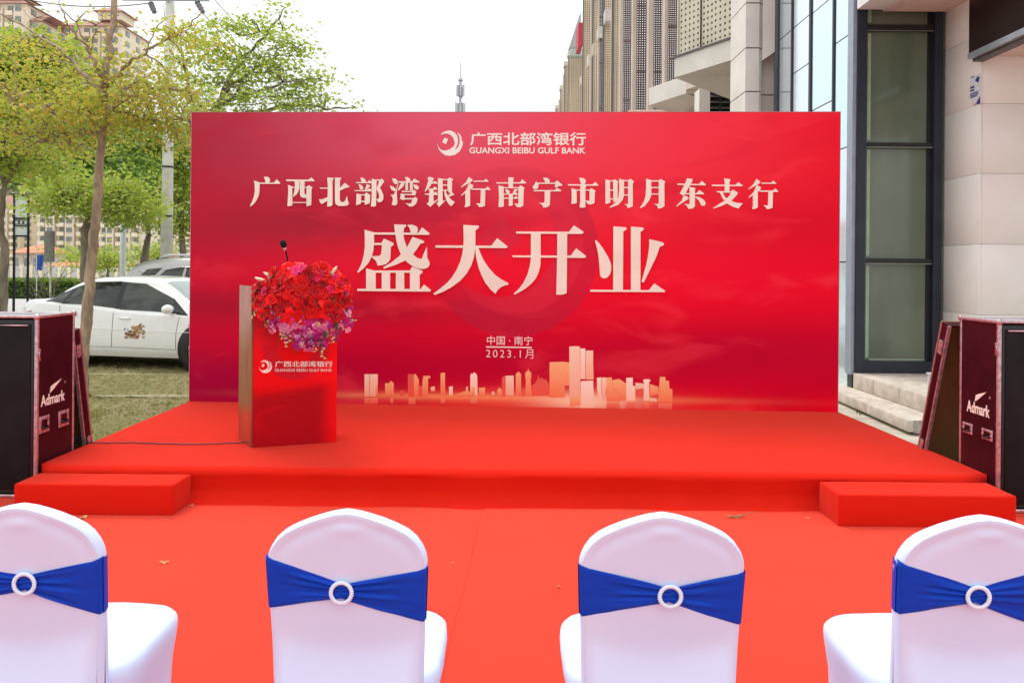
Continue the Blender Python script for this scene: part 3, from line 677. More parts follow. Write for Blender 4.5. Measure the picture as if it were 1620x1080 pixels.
def orchid():
    mb = MB()
    for k in range(5): petal(mb, k*math.tau/5 + .3, .25 + .15*(k % 2), .026, .0125 if k % 2 else .016, .3, .002, 0, -.2)
    petal(mb, 1.5, 1.1, .014, .008, .6, .001); return mb
def budm(L=.02, r=.006):
    return MB().ball((0, 0, L*.5), 1, 8, 7, (r, r, L*.55))
def leafm(L=.14, w=.02):
    mb = MB(); mb.grid(lambda u, v: Vector(((u-.5)*2*w*math.sin(math.pi*(.04+.94*v))**.8, -.02*v*v*3 , L*v - .03*v*v)) + Vector((0, abs(u-.5)*.012, 0)), 4, 8); return mb
meshes = {'rose': [rose(14, .042).mesh('rose', RED, True), rose(16, .05).mesh('rose', RED, True), rose(12, .036).mesh('rose', RED, True)],
          'pink': [rose(10, .04).mesh('pink_rose', PINK, True)], 'lily': [lily().mesh('red_lily', RED, True), lily().mesh('red_lily', RED, True)], 'plily': [lily().mesh('pink_lily', PINK, True)],
          'orchid': [orchid().mesh('orchid', m__, True) for m__ in (ORC, ORW, ORC, ORW)], 'bud': [budm().mesh('bud', BUD, True)], 'wbud': [budm(.085, .011).mesh('lily_bud', WHT, True)],
          'leaf': [leafm().mesh('leaf', LEAF, True), leafm(.1, .03).mesh('leaf', LEAF, True)], 'blade': [leafm(.16, .006).mesh('leaf_blade', LEAF, True)]}
MB().ball((0, 0, 0), 1, 20, 14, (.24, .12, .1)).build('foam_core', DARKC, fl, smooth=True, loc=(0, .0, .0), rot=(0, 0, lrz))
# the flowers sit on the near side of an ellipsoid turned with the lectern
def place(kind, px, py, dY, scale=1, nrm=None, spin=None, name=None):
    p = P(px, py, 6.0 + dY); m_ = rf_.choice(meshes[kind]); d = nrm or (p - FO - Vector((0, .12, -.05))).normalized()
    d = (d + Vector((rf_.uniform(-.3, .3), rf_.uniform(-.3, .1), rf_.uniform(-.2, .35)))).normalized()
    q = d.to_track_quat('Z', 'Y') @ Matrix.Rotation(spin if spin is not None else rf_.uniform(0, 6.28), 3, 'Z').to_quaternion()
    return link(name or m_.name.split('.')[0], m_, fl, p - FO, q.to_euler(), scale)
def depth(px, py):       # bulging front surface of the bouquet
    x = (px-480)/85; y = (py-475)/72; r = min(.98, x*x + y*y); return -.02 - .2*math.sqrt(1-r) + .10*(x*.35)
# red upper mass
pts_ = []
tries = 0
while len(pts_) < 46 and tries < 9000:
    tries += 1
    x = rf_.uniform(408, 548); y = rf_.uniform(426, 500)
    if ((x-478)/71)**2 + ((y-472)/50)**2 > 1 or (y > 488 and not 415 < x < 545): continue
    if any((x-a)**2 + (y-b)**2 < 14**2 for a, b in pts_): continue
    pts_.append((x, y))
pinks = [(468, 428), (478, 424), (507, 432), (503, 436), (524, 458), (419, 460), (538, 450), (545, 463), (530, 440)]
for x, y in pts_:
    place('lily' if rf_.random() < .3 else 'rose', x, y, depth(x, y), rf_.uniform(1.15, 1.6))
for x, y in pinks: place('plily' if rf_.random() < .6 else 'pink', x, y, depth(x, y)-.03, rf_.uniform(.6, .85))
for x, y in ((480, 488), (505, 492), (492, 496), (520, 484), (430, 474), (473, 480), (443, 486), (533, 487), (454, 466), (412, 452), (545, 447)): place('rose', x, y, depth(x, y)-.03, rf_.uniform(.7, .9))
# purple orchids
k = 0; used = []
tries = 0
while k < 120 and tries < 9000:
    tries += 1
    x = rf_.uniform(413, 556); y = rf_.uniform(484, 556)
    lim = 560 - abs(x-488)*.72 + 9*math.sin(x*.31)
    if y > lim or (y < 492 and 440 < x < 520): continue
    if any((x-a)**2 + (y-b)**2 < 30 for a, b in used): continue
    used.append((x, y)); place('orchid', x, y, depth(x, min(y, 528))-.015, rf_.uniform(.75, 1.2)); k += 1
for x, y in ((545, 455), (550, 460), (540, 452), (535, 461), (527, 455)): place('orchid', x, y, -.12, 1.1)
for k in range(30):
    a = rf_.uniform(0, math.tau); x, y = 480 + 74*math.cos(a)*rf_.uniform(.8, 1.0), 478 + 50*math.sin(a)*rf_.uniform(.8, 1)
    p = P(x, y, 6.0 + depth(x, min(y, 525))+.01); d = Vector((math.cos(a), -.5, -math.sin(a)*.8 - .3)).normalized(); link('leaf', rf_.choice(meshes['leaf']), fl, p - FO, (d.to_track_quat('Z', 'Y')).to_euler(), rf_.uniform(.45, .75))
for k in range(16):
    x, y = rf_.uniform(425, 540), rf_.uniform(440, 500); p = P(x, y, 6.0 + depth(x, y) - .012); d = Vector((rf_.uniform(-1, 1), -.9, rf_.uniform(-.6, .8))).normalized(); link('leaf', rf_.choice(meshes['leaf']), fl, p - FO, (d.to_track_quat('Z', 'Y')).to_euler(), rf_.uniform(.3, .45))
# hanging spikes of buds
def spike(pts3, n, name='bud'):
    MB().tube([p - FO for p in pts3], .0022, 6).build('stem', LEAF, fl, smooth=True)
    for i in range(n):
        t = .25 + .75*i/max(1, n-1); s = t*(len(pts3)-1); j = min(int(s), len(pts3)-2); p = pts3[j].lerp(pts3[j+1], s-j)
        d = Vector((rf_.uniform(-1, 1), rf_.uniform(-.6, .2), rf_.uniform(-.9, .2))).normalized()
        link('bud', meshes['bud'][0], fl, p - FO, d.to_track_quat('Z', 'Y').to_euler(), rf_.uniform(.6, 1.15)*(1.25-.5*t))
for sp_, n in (([(420, 500), (406, 495), (398, 500), (396, 506)], 6), ([(418, 492), (404, 490), (401, 495)], 4), ([(430, 500), (425, 508), (418, 513), (424, 517)], 5),
               ([(455, 520), (447, 523), (443, 528), (452, 534)], 6), ([(470, 535), (458, 540), (450, 546), (456, 548)], 7), ([(465, 525), (449, 536), (446, 533)], 5),
               ([(490, 530), (497, 545), (500, 552), (498, 556)], 6), ([(505, 540), (512, 553), (510, 562), (517, 567)], 8), ([(520, 520), (525, 532), (528, 538), (521, 542)], 6),
               ([(545, 490), (553, 500), (559, 506), (565, 506)], 6), ([(540, 480), (550, 495), (556, 503)], 5), ([(500, 515), (503, 508), (505, 512)], 5), ([(475, 530), (482, 541), (478, 546)], 5), ([(535, 500), (543, 515), (541, 520)], 5)):
    spike([P(a, b, 6.0 + depth(a, min(b, 525)) - .02) for a, b in sp_], n)
for (x, y, dx, dy, s) in ((432, 440, -1, .6, .8), (424, 446, -1, .35, 1.1), (520, 440, .75, 1, 1.25), (428, 434, -1, .3, .6)):
    p = P(x, y, 5.86); d = Vector((dx, -.3, dy)).normalized(); link('lily_bud', meshes['wbud'][0], fl, p - FO, d.to_track_quat('Z', 'Y').to_euler(), s)
for (x, y, dx, dy, k_) in ((428, 452, -.3, -1, 'leaf'), (430, 445, -.1, -1, 'leaf'), (415, 470, -1, -.3, 'leaf'), (540, 473, 1, .2, 'leaf'), (545, 480, .8, -.5, 'leaf'), (535, 478, .5, -1, 'leaf'), (528, 500, .6, -1, 'leaf'), (495, 535, .1, -1, 'leaf'),
                           (488, 532, -.3, -1, 'leaf'), (505, 530, .4, -.8, 'leaf'), (468, 530, -.1, -1, 'blade'), (472, 532, 0, -1, 'blade'), (476, 530, .15, -1, 'blade'), (480, 530, .05, -1, 'blade'), (462, 528, -.4, -1, 'blade'), (466, 533, -.25, -1, 'blade'),
                           (520, 510, .3, -1, 'blade'), (530, 510, .6, -1, 'blade'), (450, 520, -.6, -.8, 'blade'), (440, 505, -.9, -.5, 'leaf'), (415, 458, -.8, .1, 'leaf'), (500, 470, .3, -.3, 'leaf'), (452, 462, -.2, -.4, 'leaf'), (520, 462, .4, -.3, 'leaf')):
    p = P(x, y, 6.0 + depth(x, min(y, 525)) + .005); d = Vector((dx, -.25, dy)).normalized()
    link(meshes[k_][0].name.split('.')[0], rf_.choice(meshes[k_]), fl, p - FO, d.to_track_quat('Z', 'Y').to_euler(), rf_.uniform(.7, 1.0))

# cable lying across the stage to the lectern
cp = [(124, 697), (135, 701), (170, 702), (210, 701), (250, 703), (300, 704), (345, 703), (384, 701)]
pts = []
for i in range(len(cp)-1):
    for k in range(6):
        t = k/6; pts.append(G(cp[i][0] + (cp[i+1][0]-cp[i][0])*t, cp[i][1] + (cp[i+1][1]-cp[i][1])*t, SH) + Vector((0, .006*math.sin(i*3+t*6), .0075)))
cb_ = MB().tube([pts[0] + Vector((-.22, .1, -.12)), pts[0] + Vector((-.10, .05, .01))] + pts + [pts[-1] + Vector((.12, .06, 0))], .0042, 8).build('cable', mat('cable_sheath', (.05, .03, .05), .5), smooth=True)
tag(cb_, 'thin dark cable running across the stage from the left flight case to the lectern', 'cable')
plug = MB().tube([pts[0] + Vector((-.03, 0, .006)), pts[0] + Vector((.02, 0, .006))], .012, 10).build('plug', mat('blue_plug', (.03, .03, .09), .4), cb_, smooth=True)

# ------------------------------------------------------------------ chairs
COVER = NT('stretch_cover'); _v = COVER.obj()
COVER.set(Base_Color=COVER.mix(COVER.mrange(COVER.noise(2.5, 3, .5, _v), .3, .7), (.61, .735, .97), (.65, .77, .99)), Roughness=.75)
COVER.b.inputs['Specular IOR Level'].default_value = .3
COVER.bump(COVER.math('ADD', COVER.noise(900, 2, .6, _v), COVER.math('MULTIPLY', COVER.noise(5, 4, .6, COVER.obj((1, 1, 2.6)), 1.5), 2.5)), .16, .003); COVER = COVER.m
SASH = NT('sash_blue'); _v = SASH.obj()
SASH.set(Base_Color=SASH.mix(SASH.noise(700, 2, .6, _v), (.001, .042, .42), (.002, .06, .54)), Roughness=.5); SASH.b.inputs['Specular IOR Level'].default_value = .15
SASH.bump(SASH.noise(600, 2, .6, _v), .15, .001); SASH = SASH.m
RINGM = mat('ring_plastic', (.72, .84, .95), .35, var=.04)
ZP = .94
OUT = [(0, 0), (.14, .004), (.30, .013), (.46, .024), (.62, .038), (.76, .053), (.87, .073), (.95, .098), (.99, .122)]
def topz(sx):
    sx = abs(sx)
    for i in range(len(OUT)-1):
        if sx <= OUT[i+1][0]: t = (sx-OUT[i][0])/(OUT[i+1][0]-OUT[i][0]); return ZP - (OUT[i][1] + (OUT[i+1][1]-OUT[i][1])*t)
    return ZP - .122
HW = .2035
def hw(z):
    if z >= ZP - .122:
        d = ZP - z
        for i in range(len(OUT)-1):
            if d <= OUT[i+1][1]: t = (d-OUT[i][1])/(OUT[i+1][1]-OUT[i][1]); return HW*(OUT[i][0] + (OUT[i+1][0]-OUT[i][0])*t)
    if z > .8: return HW
    if z > .45: return HW - .013*((.8-z)/.35)
    return HW - .013 + .012*((.45-z)/.45)
outl = [(HW*math.copysign(a, s), ZP-b) for s in (-1, 1) for a, b in (OUT if s > 0 else OUT[::-1])]
outl = [(-hw(z), z) for z in [0, .2, .4, .6, .7, .8]] + outl + [(hw(z), z) for z in [.8, .7, .6, .4, .2, 0]]
def dist_out(x, z):
    best = 9
    for i in range(len(outl)-1):
        ax, az = outl[i]; bx, bz = outl[i+1]; dx, dz = bx-ax, bz-az; L2 = dx*dx+dz*dz
        t = 0 if L2 < 1e-12 else max(0, min(1, ((x-ax)*dx+(z-az)*dz)/L2)); q = (ax+dx*t-x)**2 + (az+dz*t-z)**2
        if q < best: best = q
    return math.sqrt(best)
TH = .024
def lean(z): return -.10*max(0, z-.45) - .04*max(0, z-.45)**2
def back_y(x, z, side=-1, seed=0, edge=False):
    d = dist_out(x, z); r = .014; p = 0 if edge else 1 if d >= r else (1-(1-d/r)**3)**(1/3)
    y = side*TH*p
    if side < 0:
        wx = 1 if abs(x) < .15 else max(0, 1-(abs(x)-.15)/.05); wx = wx*wx*(3-2*wx)
        q = max(0, .625 - .05*(1-(x/.2)**2)*1 - z); y -= wx*(.4*q*q/(q+.03))
        y += .0035*math.exp(-((d-.03)/.014)**2) * max(0, min(1, (z-.76)/.08))                       # dip inside the rim
        y -= .004*math.exp(-((x-.01)/.05)**2 - ((z-.895)/.014)**2)
        y += .0015*noise.noise(Vector((x*9, z*7, seed)))
        if z < .45: y -= .11*((.45-z)/.45)**1.2
    return y + lean(z)
def ss(t): return math.copysign(abs(t)**.72 if False else (1-(1-abs(t))**1.9), t)
def chair(px, Y, ring, lt, lb, rt, rb, label):
    X = P(px, 900, Y).x; c = empty('banquet_chair', (X, Y+.06, .012), 0, label, 'chair', 'banquet chairs lined up in front of the stage'); ZS = .981; c.scale = ({1048: 1.03, 1556: 1.05}.get(px, 1), 1, ZS)
    seed = px*.01
    zs = [0, .06, .12, .18, .24, .3, .35, .4, .44, .47, .5, .52, .54, .56, .58, .6, .62, .65, .69, .73, .77, .8] + [ZP - .122*(1-t/16)**1.35 for t in range(0, 16)]
    zs += [ZP - .0022, ZP - .0008, ZP]
    zs = sorted(set(round(z, 5) for z in zs)); nz_ = len(zs)-1; NX = 44
    mb = MB()
    for side in (-1, 1):
        mb.grid(lambda u, v, side=side: ((lambda z, s: Vector((s*hw(z), back_y(s*hw(z)*.9999, z, side, seed, u <= 0 or u >= 1 or v >= 1), z)))(zs[int(round(v*nz_))], ss(u*2-1))), NX, nz_, flip=(side > 0))
    o = mb.build('back_cover', COVER, c, smooth=True)
    bm = bmesh.new(); bm.from_mesh(o.data); bmesh.ops.remove_doubles(bm, verts=bm.verts, dist=.00005); bm.to_mesh(o.data); bm.free()
    o.data.polygons.foreach_set('use_smooth', [True]*len(o.data.polygons))
    pp_ = [(hw(z)*sg, z) for sg, zr in ((-1, [.45+.05*k for k in range(8)]),) for z in zr] + [(q[0]*.975, q[1]-.006) for q in outl[6:-6]] + [(hw(z), z) for z in [.8-.05*k for k in range(8)]]
    pp_ = [(max(-hw(z)+.006, min(hw(z)-.006, x)), z) for x, z in pp_]
    MB().tube([Vector((x, back_y(x*.995, z, -1, seed)+.0005, z)) for x, z in pp_], .0016, 6).build('cover_seam', COVER, c, smooth=True)
    # seat with its skirt down to the floor
    sw_, y0, y1 = .232, .012, .46
    lev = [(0, .235, 1.0, .02), (.08, .222, 1, .0), (.2, .214, 1, -.008), (.32, .216, 1, -.004), (.40, .224, 1, .0), (.43, .228, 1, 0), (.452, .226, 1, 0), (.466, .215, 1, -.012), (.472, .19, 1, -.04), (.474, .12, 1, -.1), (.475, .0, 1, -.23)]
    def seat(u, v):
        z, w_, _, dy = lev[int(round(v*(len(lev)-1)))]; a = u*math.tau; ca, sa = math.cos(a), math.sin(a); n = 5.0
        k = (abs(ca)**n + abs(sa)**n)**(-1/n); cy = (y0+y1)/2; hy = (y1-y0)/2 + dy
        taper = 1 - .0*sa
        wv = .004*noise.noise(Vector((ca*4, sa*4, z*8 + seed)))
        arch = 0
        if z < .4:                 # cover stretched between the feet arches in
            m = max(0, 1-abs(abs(ca)-abs(sa))*1.2); arch = -.03*(1-m)*(1-abs(z-.2)/.2)
        return Vector((ca*k*(w_+arch)*taper + wv, cy + sa*k*(max(0, hy)+arch) + wv, z + (.006*math.cos(ca*2) if z > .46 else 0)))
    mb = MB().grid(seat, 64, len(lev)-1, closed_u=True); mb.build('seat_cover', COVER, c, smooth=True)
    for sx in (-1, 1):
        for yy in (-.055, .455): MB().tube([(sx*.195, yy*.98, -.004), (sx*.19, yy*.92, .03)], .012, 8).build('foot', M['dark_metal'], c)
    # sash: left and right halves gathered into the ring
    rx, rz_ = (ring[0]-px)/F*Y, (P(*ring, Y).z - .012)/ZS
    zt_l, zb_l, zt_r, zb_r = [(P(q, r_, Y).z - .012)/ZS for q, r_ in ((px-125, lt), (px-125, lb), (px+125, rt), (px+125, rb))]
    def band(u, v):
        x = (u*2-1)*HW*1.0; a = abs(u*2-1); t = (x-rx); side = -1 if t < 0 else 1
        f = min(1, abs(t)/(HW + (-rx if side < 0 else -rx)*(-side if side < 0 else side)))
        f = min(1, abs(t)/max(.05, (HW-rx) if side > 0 else (HW+rx)))
        zt, zb = (zt_l, zb_l) if side < 0 else (zt_r, zb_r)
        e = f**.85; gw = .0175
        top = (rz_+gw)*(1-e) + zt*e; bot = (rz_-gw)*(1-e) + zb*e
        if f > .9: top += .006*(f-.9)/.1
        z = bot + (top-bot)*v
        hwz = hw(z)
        xs = max(-hwz, min(hwz, x*(hwz/HW))); y = back_y(xs*.985, z, -1, seed)
        fold = (.0048*math.sin(v*19 + side*1.3 + 4*noise.noise(Vector((v*3, side, seed)))) + .002*math.sin(v*37 + side + seed)) * (math.exp(-((f-.32)/.3)**2)) 
        fold += .0015*noise.noise(Vector((f*5, v*6, seed+side)))
        edge = .0035 if 0.02 < v < .98 else .001
        y -= edge + max(-.002, fold) + .003*math.exp(-(f/.12)**2)
        if f >= .999: y = back_y(xs, z, -1, seed)
        return Vector((xs*(1.004 if f > .95 else 1) + (.002*side if f > .97 else 0), y, z))
    mb = MB().grid(band, 90, 28)
    def rear(u, v):
        x = (u*2-1)*(HW+.002); z = (zb_l + (zb_r-zb_l)*u)*(1-v) + (zt_l + (zt_r-zt_l)*u)*v; h_ = hw(z)+.002
        x = x*h_/HW; s_ = abs(u*2-1); y = TH + .004 + lean(z) if s_ < .93 else lean(z) + (TH+.004)*math.sqrt(max(0, 1-((s_-.93)/.07)**2))*1.0 - (.0 if s_ < .99 else .012)
        return Vector((x, y, z))
    mb.grid(rear, 60, 4, flip=True)
    mb.build('sash', SASH, c, smooth=True)
    rm = MB(); ry = back_y(rx, rz_, -1, seed) - .011; NU = 72
    rm.grid(lambda u, v: (lambda a, b: Vector((rx + math.cos(a)*(.0262 + .0052*math.cos(b)*(1+.12*math.cos(a*30))), ry - .0042*math.sin(b)*(1+.15*math.cos(a*30)), rz_ + math.sin(a)*(.0262 + .0052*math.cos(b)*(1+.12*math.cos(a*30))))))(u*math.tau, v*math.tau), 180, 10, closed_u=True)
    rm.build('sash_ring', RINGM, c, smooth=True)
    return c
chair(33, 2.11, (40.5, 922), 889, 958, 885, 976, 'blue sashed white chair cut by the left photo edge')
chair(548, 2.085, (541, 936), 880, 963, 900, 987, 'blue sashed white chair in front of the flower lectern, second from left')
chair(1048, 2.08, (1060, 942), 895, 978, 905, 992, 'blue sashed white chair, third from left, nearest the leaf and twig on the carpet')
chair(1556, 2.08, (1547, 943), 890, 974, 890, 1006, 'blue sashed white chair cut by the right photo edge in front of the right step')

# ------------------------------------------------------------------ flight cases
MAR = NT('maroon_laminate'); _v = MAR.obj()
_c = MAR.mix(MAR.mrange(MAR.noise(3, 3, .5, _v), .3, .7), (.022, .003, .007), (.045, .007, .012)); _c = MAR.mix(MAR.mrange(MAR.noise(35, 4, .7, MAR.obj((1, 1, .4))), .64, .72, 0, .35), _c, (.3, .12, .14))
MAR.b.inputs['Specular IOR Level'].default_value = .2; MAR.set(Base_Color=_c, Roughness=.42); MAR.bump(MAR.noise(80, 3, .6, _v), .15, .002); MAR = MAR.m
PLY = mat('plywood_inside', (.16, .075, .02), .6, var=.3, vs=6, aniso=(1, 1, .2)); PNK = mat('scuffed_edge_trim', (.5, .36, .38), .4, .6, var=.3, vs=30, bs=.2, bscale=60)
SPK = mat('speaker_front', (.012, .011, .012), .7, spec=.15, var=.25, vs=4, bs=.15, bscale=300)
def flight_case(side, Xf, Yf, Yb, H, Wd, label, txt, hnd, latch):
    c = empty('flight_case', (Xf, Yf, .0), 0, label, 'flight case', 'flight cases beside the stage')
    s = side                      # s=-1: case lies to the left of Xf ; +1 to the right
    D = Yb - Yf
    def bx(x0, x1, y0, y1, z0, z1, name, m, bev=0):
        a, b = sorted((s*x0, s*x1)); o = MB().box((a, y0, z0), (b, y1, z1)).build(name, m, c)
        if bev: bevel(o, bev)
        return o
    bx(0, .012, .008, D-.008, .02, H-.012, 'side_panel', MAR)
    bx(Wd-.012, Wd, .008, D-.008, .02, H-.012, 'side_panel', MAR)
    bx(.013, Wd-.013, D-.014, D-.002, .02, H-.012, 'rear_panel', MAR)
    bx(.013, Wd-.013, .008, D-.015, H-.012, H, 'top_panel', mat('grey_top', (.3, .3, .33), .5, var=.3))
    bx(.013, Wd-.013, .008, D-.015, .012, .024, 'base_panel', MAR)
    t_ = .019
    for (x0, x1, y0, y1, z0, z1) in ((-.003, t_, -.003, t_, .014, H+.002), (-.003, t_, D-t_, D+.003, .014, H+.002), (-.003, t_, t_, D-t_, H-t_+.004, H+.003), (t_, Wd, -.003, .012, H-.012, H+.003),
                                     (-.003, t_, t_, D-t_, .012, .03), (Wd-t_, Wd+.003, -.003, t_, .014, H+.002), (t_, Wd, D-.01, D+.003, H-.02, H+.003)):
        bx(x0, x1, y0, y1, z0, z1, 'edge_trim', PNK, .003)
    bx(t_, Wd-t_, -.003, .012, .012, .032, 'bottom_rail', M['alu'], .003)
    for (y, z) in ((0, H), (D, H), (0, .02), (D, .02)): MB().ball((s*.004, y, z-.004), .021, 10, 8).build('ball_corner', PNK, c, smooth=True)
    # butterfly handles in their dishes
    pl0, nn = Vector((Xf, 0, 0)), Vector((1, 0, 0))
    for (a, b) in hnd:
        p = hit(*a, pl0, nn); q = hit(*b, pl0, nn); y0_, y1_ = sorted((p.y-Yf, q.y-Yf)); z0_, z1_ = sorted((p.z, q.z)); zc, hc = (z0_+z1_)/2, (z1_-z0_)*.5; z0_, z1_ = zc-hc, zc+hc
        hd = bx(-.005, 0, y0_, y1_, z0_, z1_, 'handle_plate', PNK, .002)
        a_, b_ = sorted((s*-.0062, s*-.0052)); f = .22
        yy0, yy1, zz0, zz1 = y0_+(y1_-y0_)*f, y1_-(y1_-y0_)*f, z0_+(z1_-z0_)*.2, z1_-(z1_-z0_)*.2
        MB().box((a_, yy0, zz0), (b_, yy1, zz1)).build('dish', MAR, hd)
        MB().tube([(s*-.008, yy0, zz0+.3*(zz1-zz0)), (s*-.02, yy0+.01, zz0+.12*(zz1-zz0)), (s*-.02, yy1-.01, zz0+.12*(zz1-zz0)), (s*-.008, yy1, zz0+.3*(zz1-zz0))], .006, 8).build('grip', M['black'], hd, smooth=True)
        rv = MB()
        for ry, rz2 in ((0, 0), (1, 0), (0, 1), (1, 1), (.5, 0), (.5, 1), (0, .5), (1, .5)):
            rv.ball((s*-.005, y0_+.007+(y1_-y0_-.014)*ry, z0_+.007+(z1_-z0_-.014)*rz2), .0035, 6, 4)
        rv.build('rivets', M['chrome'], hd, smooth=True)
    for (a, b) in latch:
        p = hit(*a, pl0, nn); q = hit(*b, pl0, nn); z0_, z1_ = sorted((p.z, q.z)); lt_ = bx(-.007, -.0032, -.004, .03, z0_, z1_, 'latch', PNK, .002)
        bx(-.012, -.0072, .004, .02, z0_+.2*(z1_-z0_), z1_-.25*(z1_-z0_), 'latch_turn', M['chrome'], .002)
    # lettering on the side, with the tick mark above
    (ta, tb, tc_) = txt; p = hit(*ta, pl0, nn); q = hit(*tb, pl0, nn); hgt = tc_
    M4 = Matrix(((0, 0 if s < 0 else 0, 0, 0), (0, 0, 0, 0), (0, 0, 1, 0), (0, 0, 0, 1)))
    # x of the text runs away from the viewer on the left case, towards the viewer on the right one
    M4 = Matrix(((0, -s*-1*0 + (1 if s > 0 else -1), 0, 0), ((1 if q.y > p.y else -1), 0, 0, p.y - Yf), (0, 0, 1, p.z), (0, 0, 0, 1)))
    Lt = abs(q.y-p.y)
    o = fit_text('maker_lettering', 'Admark', PRINT, c, 0, 0, Lt, hgt, -.0008, .022, .002, M4)
    tk = [(.42*Lt, hgt*1.15), (.56*Lt, hgt*1.3), (.95*Lt, hgt*2.25), (.62*Lt, hgt*1.85), (.45*Lt, hgt*1.55)]
    tk = [(.36*Lt, hgt*1.05), (.48*Lt, hgt*1.25), (.86*Lt, hgt*2.1), (.5*Lt, hgt*1.75), (.40*Lt, hgt*1.6)]
    mm = MB().prism(tk, -.003, -.0008); mm.v = [tuple(M4 @ Vector(v)) for v in mm.v]; mm.build('tick_mark', PRINT, c)
    mm = MB().prism([(Lt*1.0 + .009*math.cos(k), hgt*1.7 + .009*math.sin(k)) for k in [i*.7 for i in range(9)]], -.0025, -.0008); mm.v = [tuple(M4 @ Vector(v)) for v in mm.v]; mm.build('round_mark', PNK, c)
    # loudspeaker standing in the open case
    sp_ = empty('loudspeaker', (Xf + s*.03, Yf + .02, .034), 0, ('black loudspeaker cabinet filling the open front of the left flight case' if s < 0 else 'black loudspeaker cabinet filling the open front of the right flight case'), 'loudspeaker', 'loudspeakers in the flight cases')
    a, b = sorted((0, s*(Wd-.06))); o = MB().box((a, -.004, 0), (b, D-.05, H-.055)).build('cabinet', M['black'], sp_); bevel(o, .008)
    a, b = sorted((s*.02, s*(Wd-.08))); g_ = MB().box((a, -.012, .03), (b, -.005, H-.085)).build('grille', SPK, sp_); bevel(g_, .003)
    MB().tube([(s*.035, -.014, H-.095), (s*.26, -.014, H-.095)], .005, 8).build('top_bar', M['alu'], sp_, smooth=True)
    return c
flight_case(-1, -3.12, 5.41, 5.865, 1.205, .8, 'open maroon flight case holding a black speaker, left of the stage', ((64, 644), (102, 634), .075),
            (((61, 660), (77, 681)), ((92, 651), (108, 671))), (((58, 552), (66, 570)), ))
flight_case(1, 3.125, 5.27, 5.72, 1.235, .8, 'open maroon flight case holding a black speaker, right of the stage', ((1530, 650), (1566, 664), .078),
            (((1524, 666), (1539, 688)), ((1554, 676), (1571, 699))), (((1570, 541), (1577, 562)), ))
def lid(side, xa, ybase, ytop, H, Wd, label):
    s = side; o_ = empty('case_lid', (xa, ybase, .004), 0, label, 'case lid', 'removed flight case lids'); L = math.hypot(H, ybase-ytop); th = -math.asin((ybase-ytop)/L)
    Rm = Matrix.Rotation(-th, 4, 'X')
    def bx(x0, x1, y0, y1, z0, z1, name, m):
        a, b = sorted((s*x0, s*x1)); return MB().box((a, y0, z0), (b, y1, z1), Rm).build(name, m, o_)
    bx(0, Wd, 0, .012, .0, L, 'lid_panel', PLY)
    for x0, x1, z0, z1 in ((0, .012, 0, L), (Wd-.012, Wd, 0, L), (.013, Wd-.013, 0, .012), (.013, Wd-.013, L-.012, L)): bx(x0, x1, -.075, -.001, z0, z1, 'lid_rim', MAR)
    for x0, z0, z1, y0 in ((-.004, 0, L, -.09), (-.004, 0, L, .005)): bx(x0, x0+.022, y0, y0+.014, z0, z1, 'edge_trim', PNK)
    bx(-.012, -.005, -.07, -.02, L*.82, L*.9, 'latch', PNK); bx(-.012, -.005, -.06, -.02, L*.2, L*.26, 'latch', PNK)
    return o_
lid(-1, -3.14, 6.20, 5.965, 1.08, .7, 'thin maroon case lid leaning against the back of the left flight case')
lid(1, 3.075, 6.26, 5.86, 1.19, .7, 'maroon case lid with brown plywood inside leaning against the back of the right flight case')

# ------------------------------------------------------------------ leaves on the carpet
DRY = mat('dry_leaf', (.5, .27, .1), .7, var=.35, vs=60); GRN = mat('olive_leaf', (.16, .15, .03), .6, var=.4, vs=60)
def fallen(px, py, L, wd, m, rz, label, z=.014, curl=.25):
    p = G(px, py, z); mb = MB(); mb.grid(lambda u, v: Vector(((v-.5)*L, (u-.5)*2*wd*math.sin(math.pi*(.03+.94*v))**.7, curl*L*(v-.5)**2 + .15*wd*abs(u-.5)*2 + .004*math.sin(v*9))), 4, 8)
    mb.tube([(-L*.5, 0, curl*L*.25), (-L*.7, .003, curl*L*.2)], .0012, 5)
    o = mb.build('fallen_leaf', m, smooth=True, loc=p, rot=(0.2, 0, rz)); return tag(o, label, 'leaf', 'fallen leaves on the carpet')
fallen(260, 889, .046, .011, DRY, .2, 'dry tan leaf lying on the carpet right of the leftmost chair')
fallen(1163, 817, .11, .013, GRN, .1, 'long olive green leaf lying on the carpet at the foot of the stage')
o = MB().tube([G(1160, 818, .02), G(1178, 814, .03), G(1198, 809, .04)], .004, 6, r1=.002).build('twig', mat('dry_twig', (.22, .13, .05), .8)); tag(o, 'short brown twig lying beside the olive leaf at the foot of the stage', 'twig')
fallen(132, 818, .05, .016, DRY, 1.2, 'crumpled tan leaf against the front of the left step')
fallen(303, 799, .03, .012, DRY, .6, 'small pale leaf beside the right end of the left step')
fallen(884, 928, .022, .006, DRY, 2.0, 'tiny tan leaf fragment on the carpet left of the third chair')
fallen(716, 890, .02, .004, DRY, .9, 'tiny tan leaf fragment on the carpet right of the second chair')
fallen(1277, 819, .022, .006, DRY, .3, 'tiny pale leaf fragment at the foot of the stage left of the right step')
for (x, y, lb) in ((262, 822, 'leaf speck below the front right corner of the left step'), (238, 820, 'leaf speck at the front of the left step near its right end'), (182, 819, 'leaf speck at the front of the left step near its middle'), (384, 820, 'leaf speck on the carpet between the left step and the second chair'), (660, 806, 'leaf speck at the foot of the stage above the second chair'), (1349, 836, 'leaf speck at the front left corner of the right step')):
    fallen(x, y, rnd.uniform(.008, .014), .004, DRY, rnd.uniform(0, 3), 'tiny dry ' + lb)
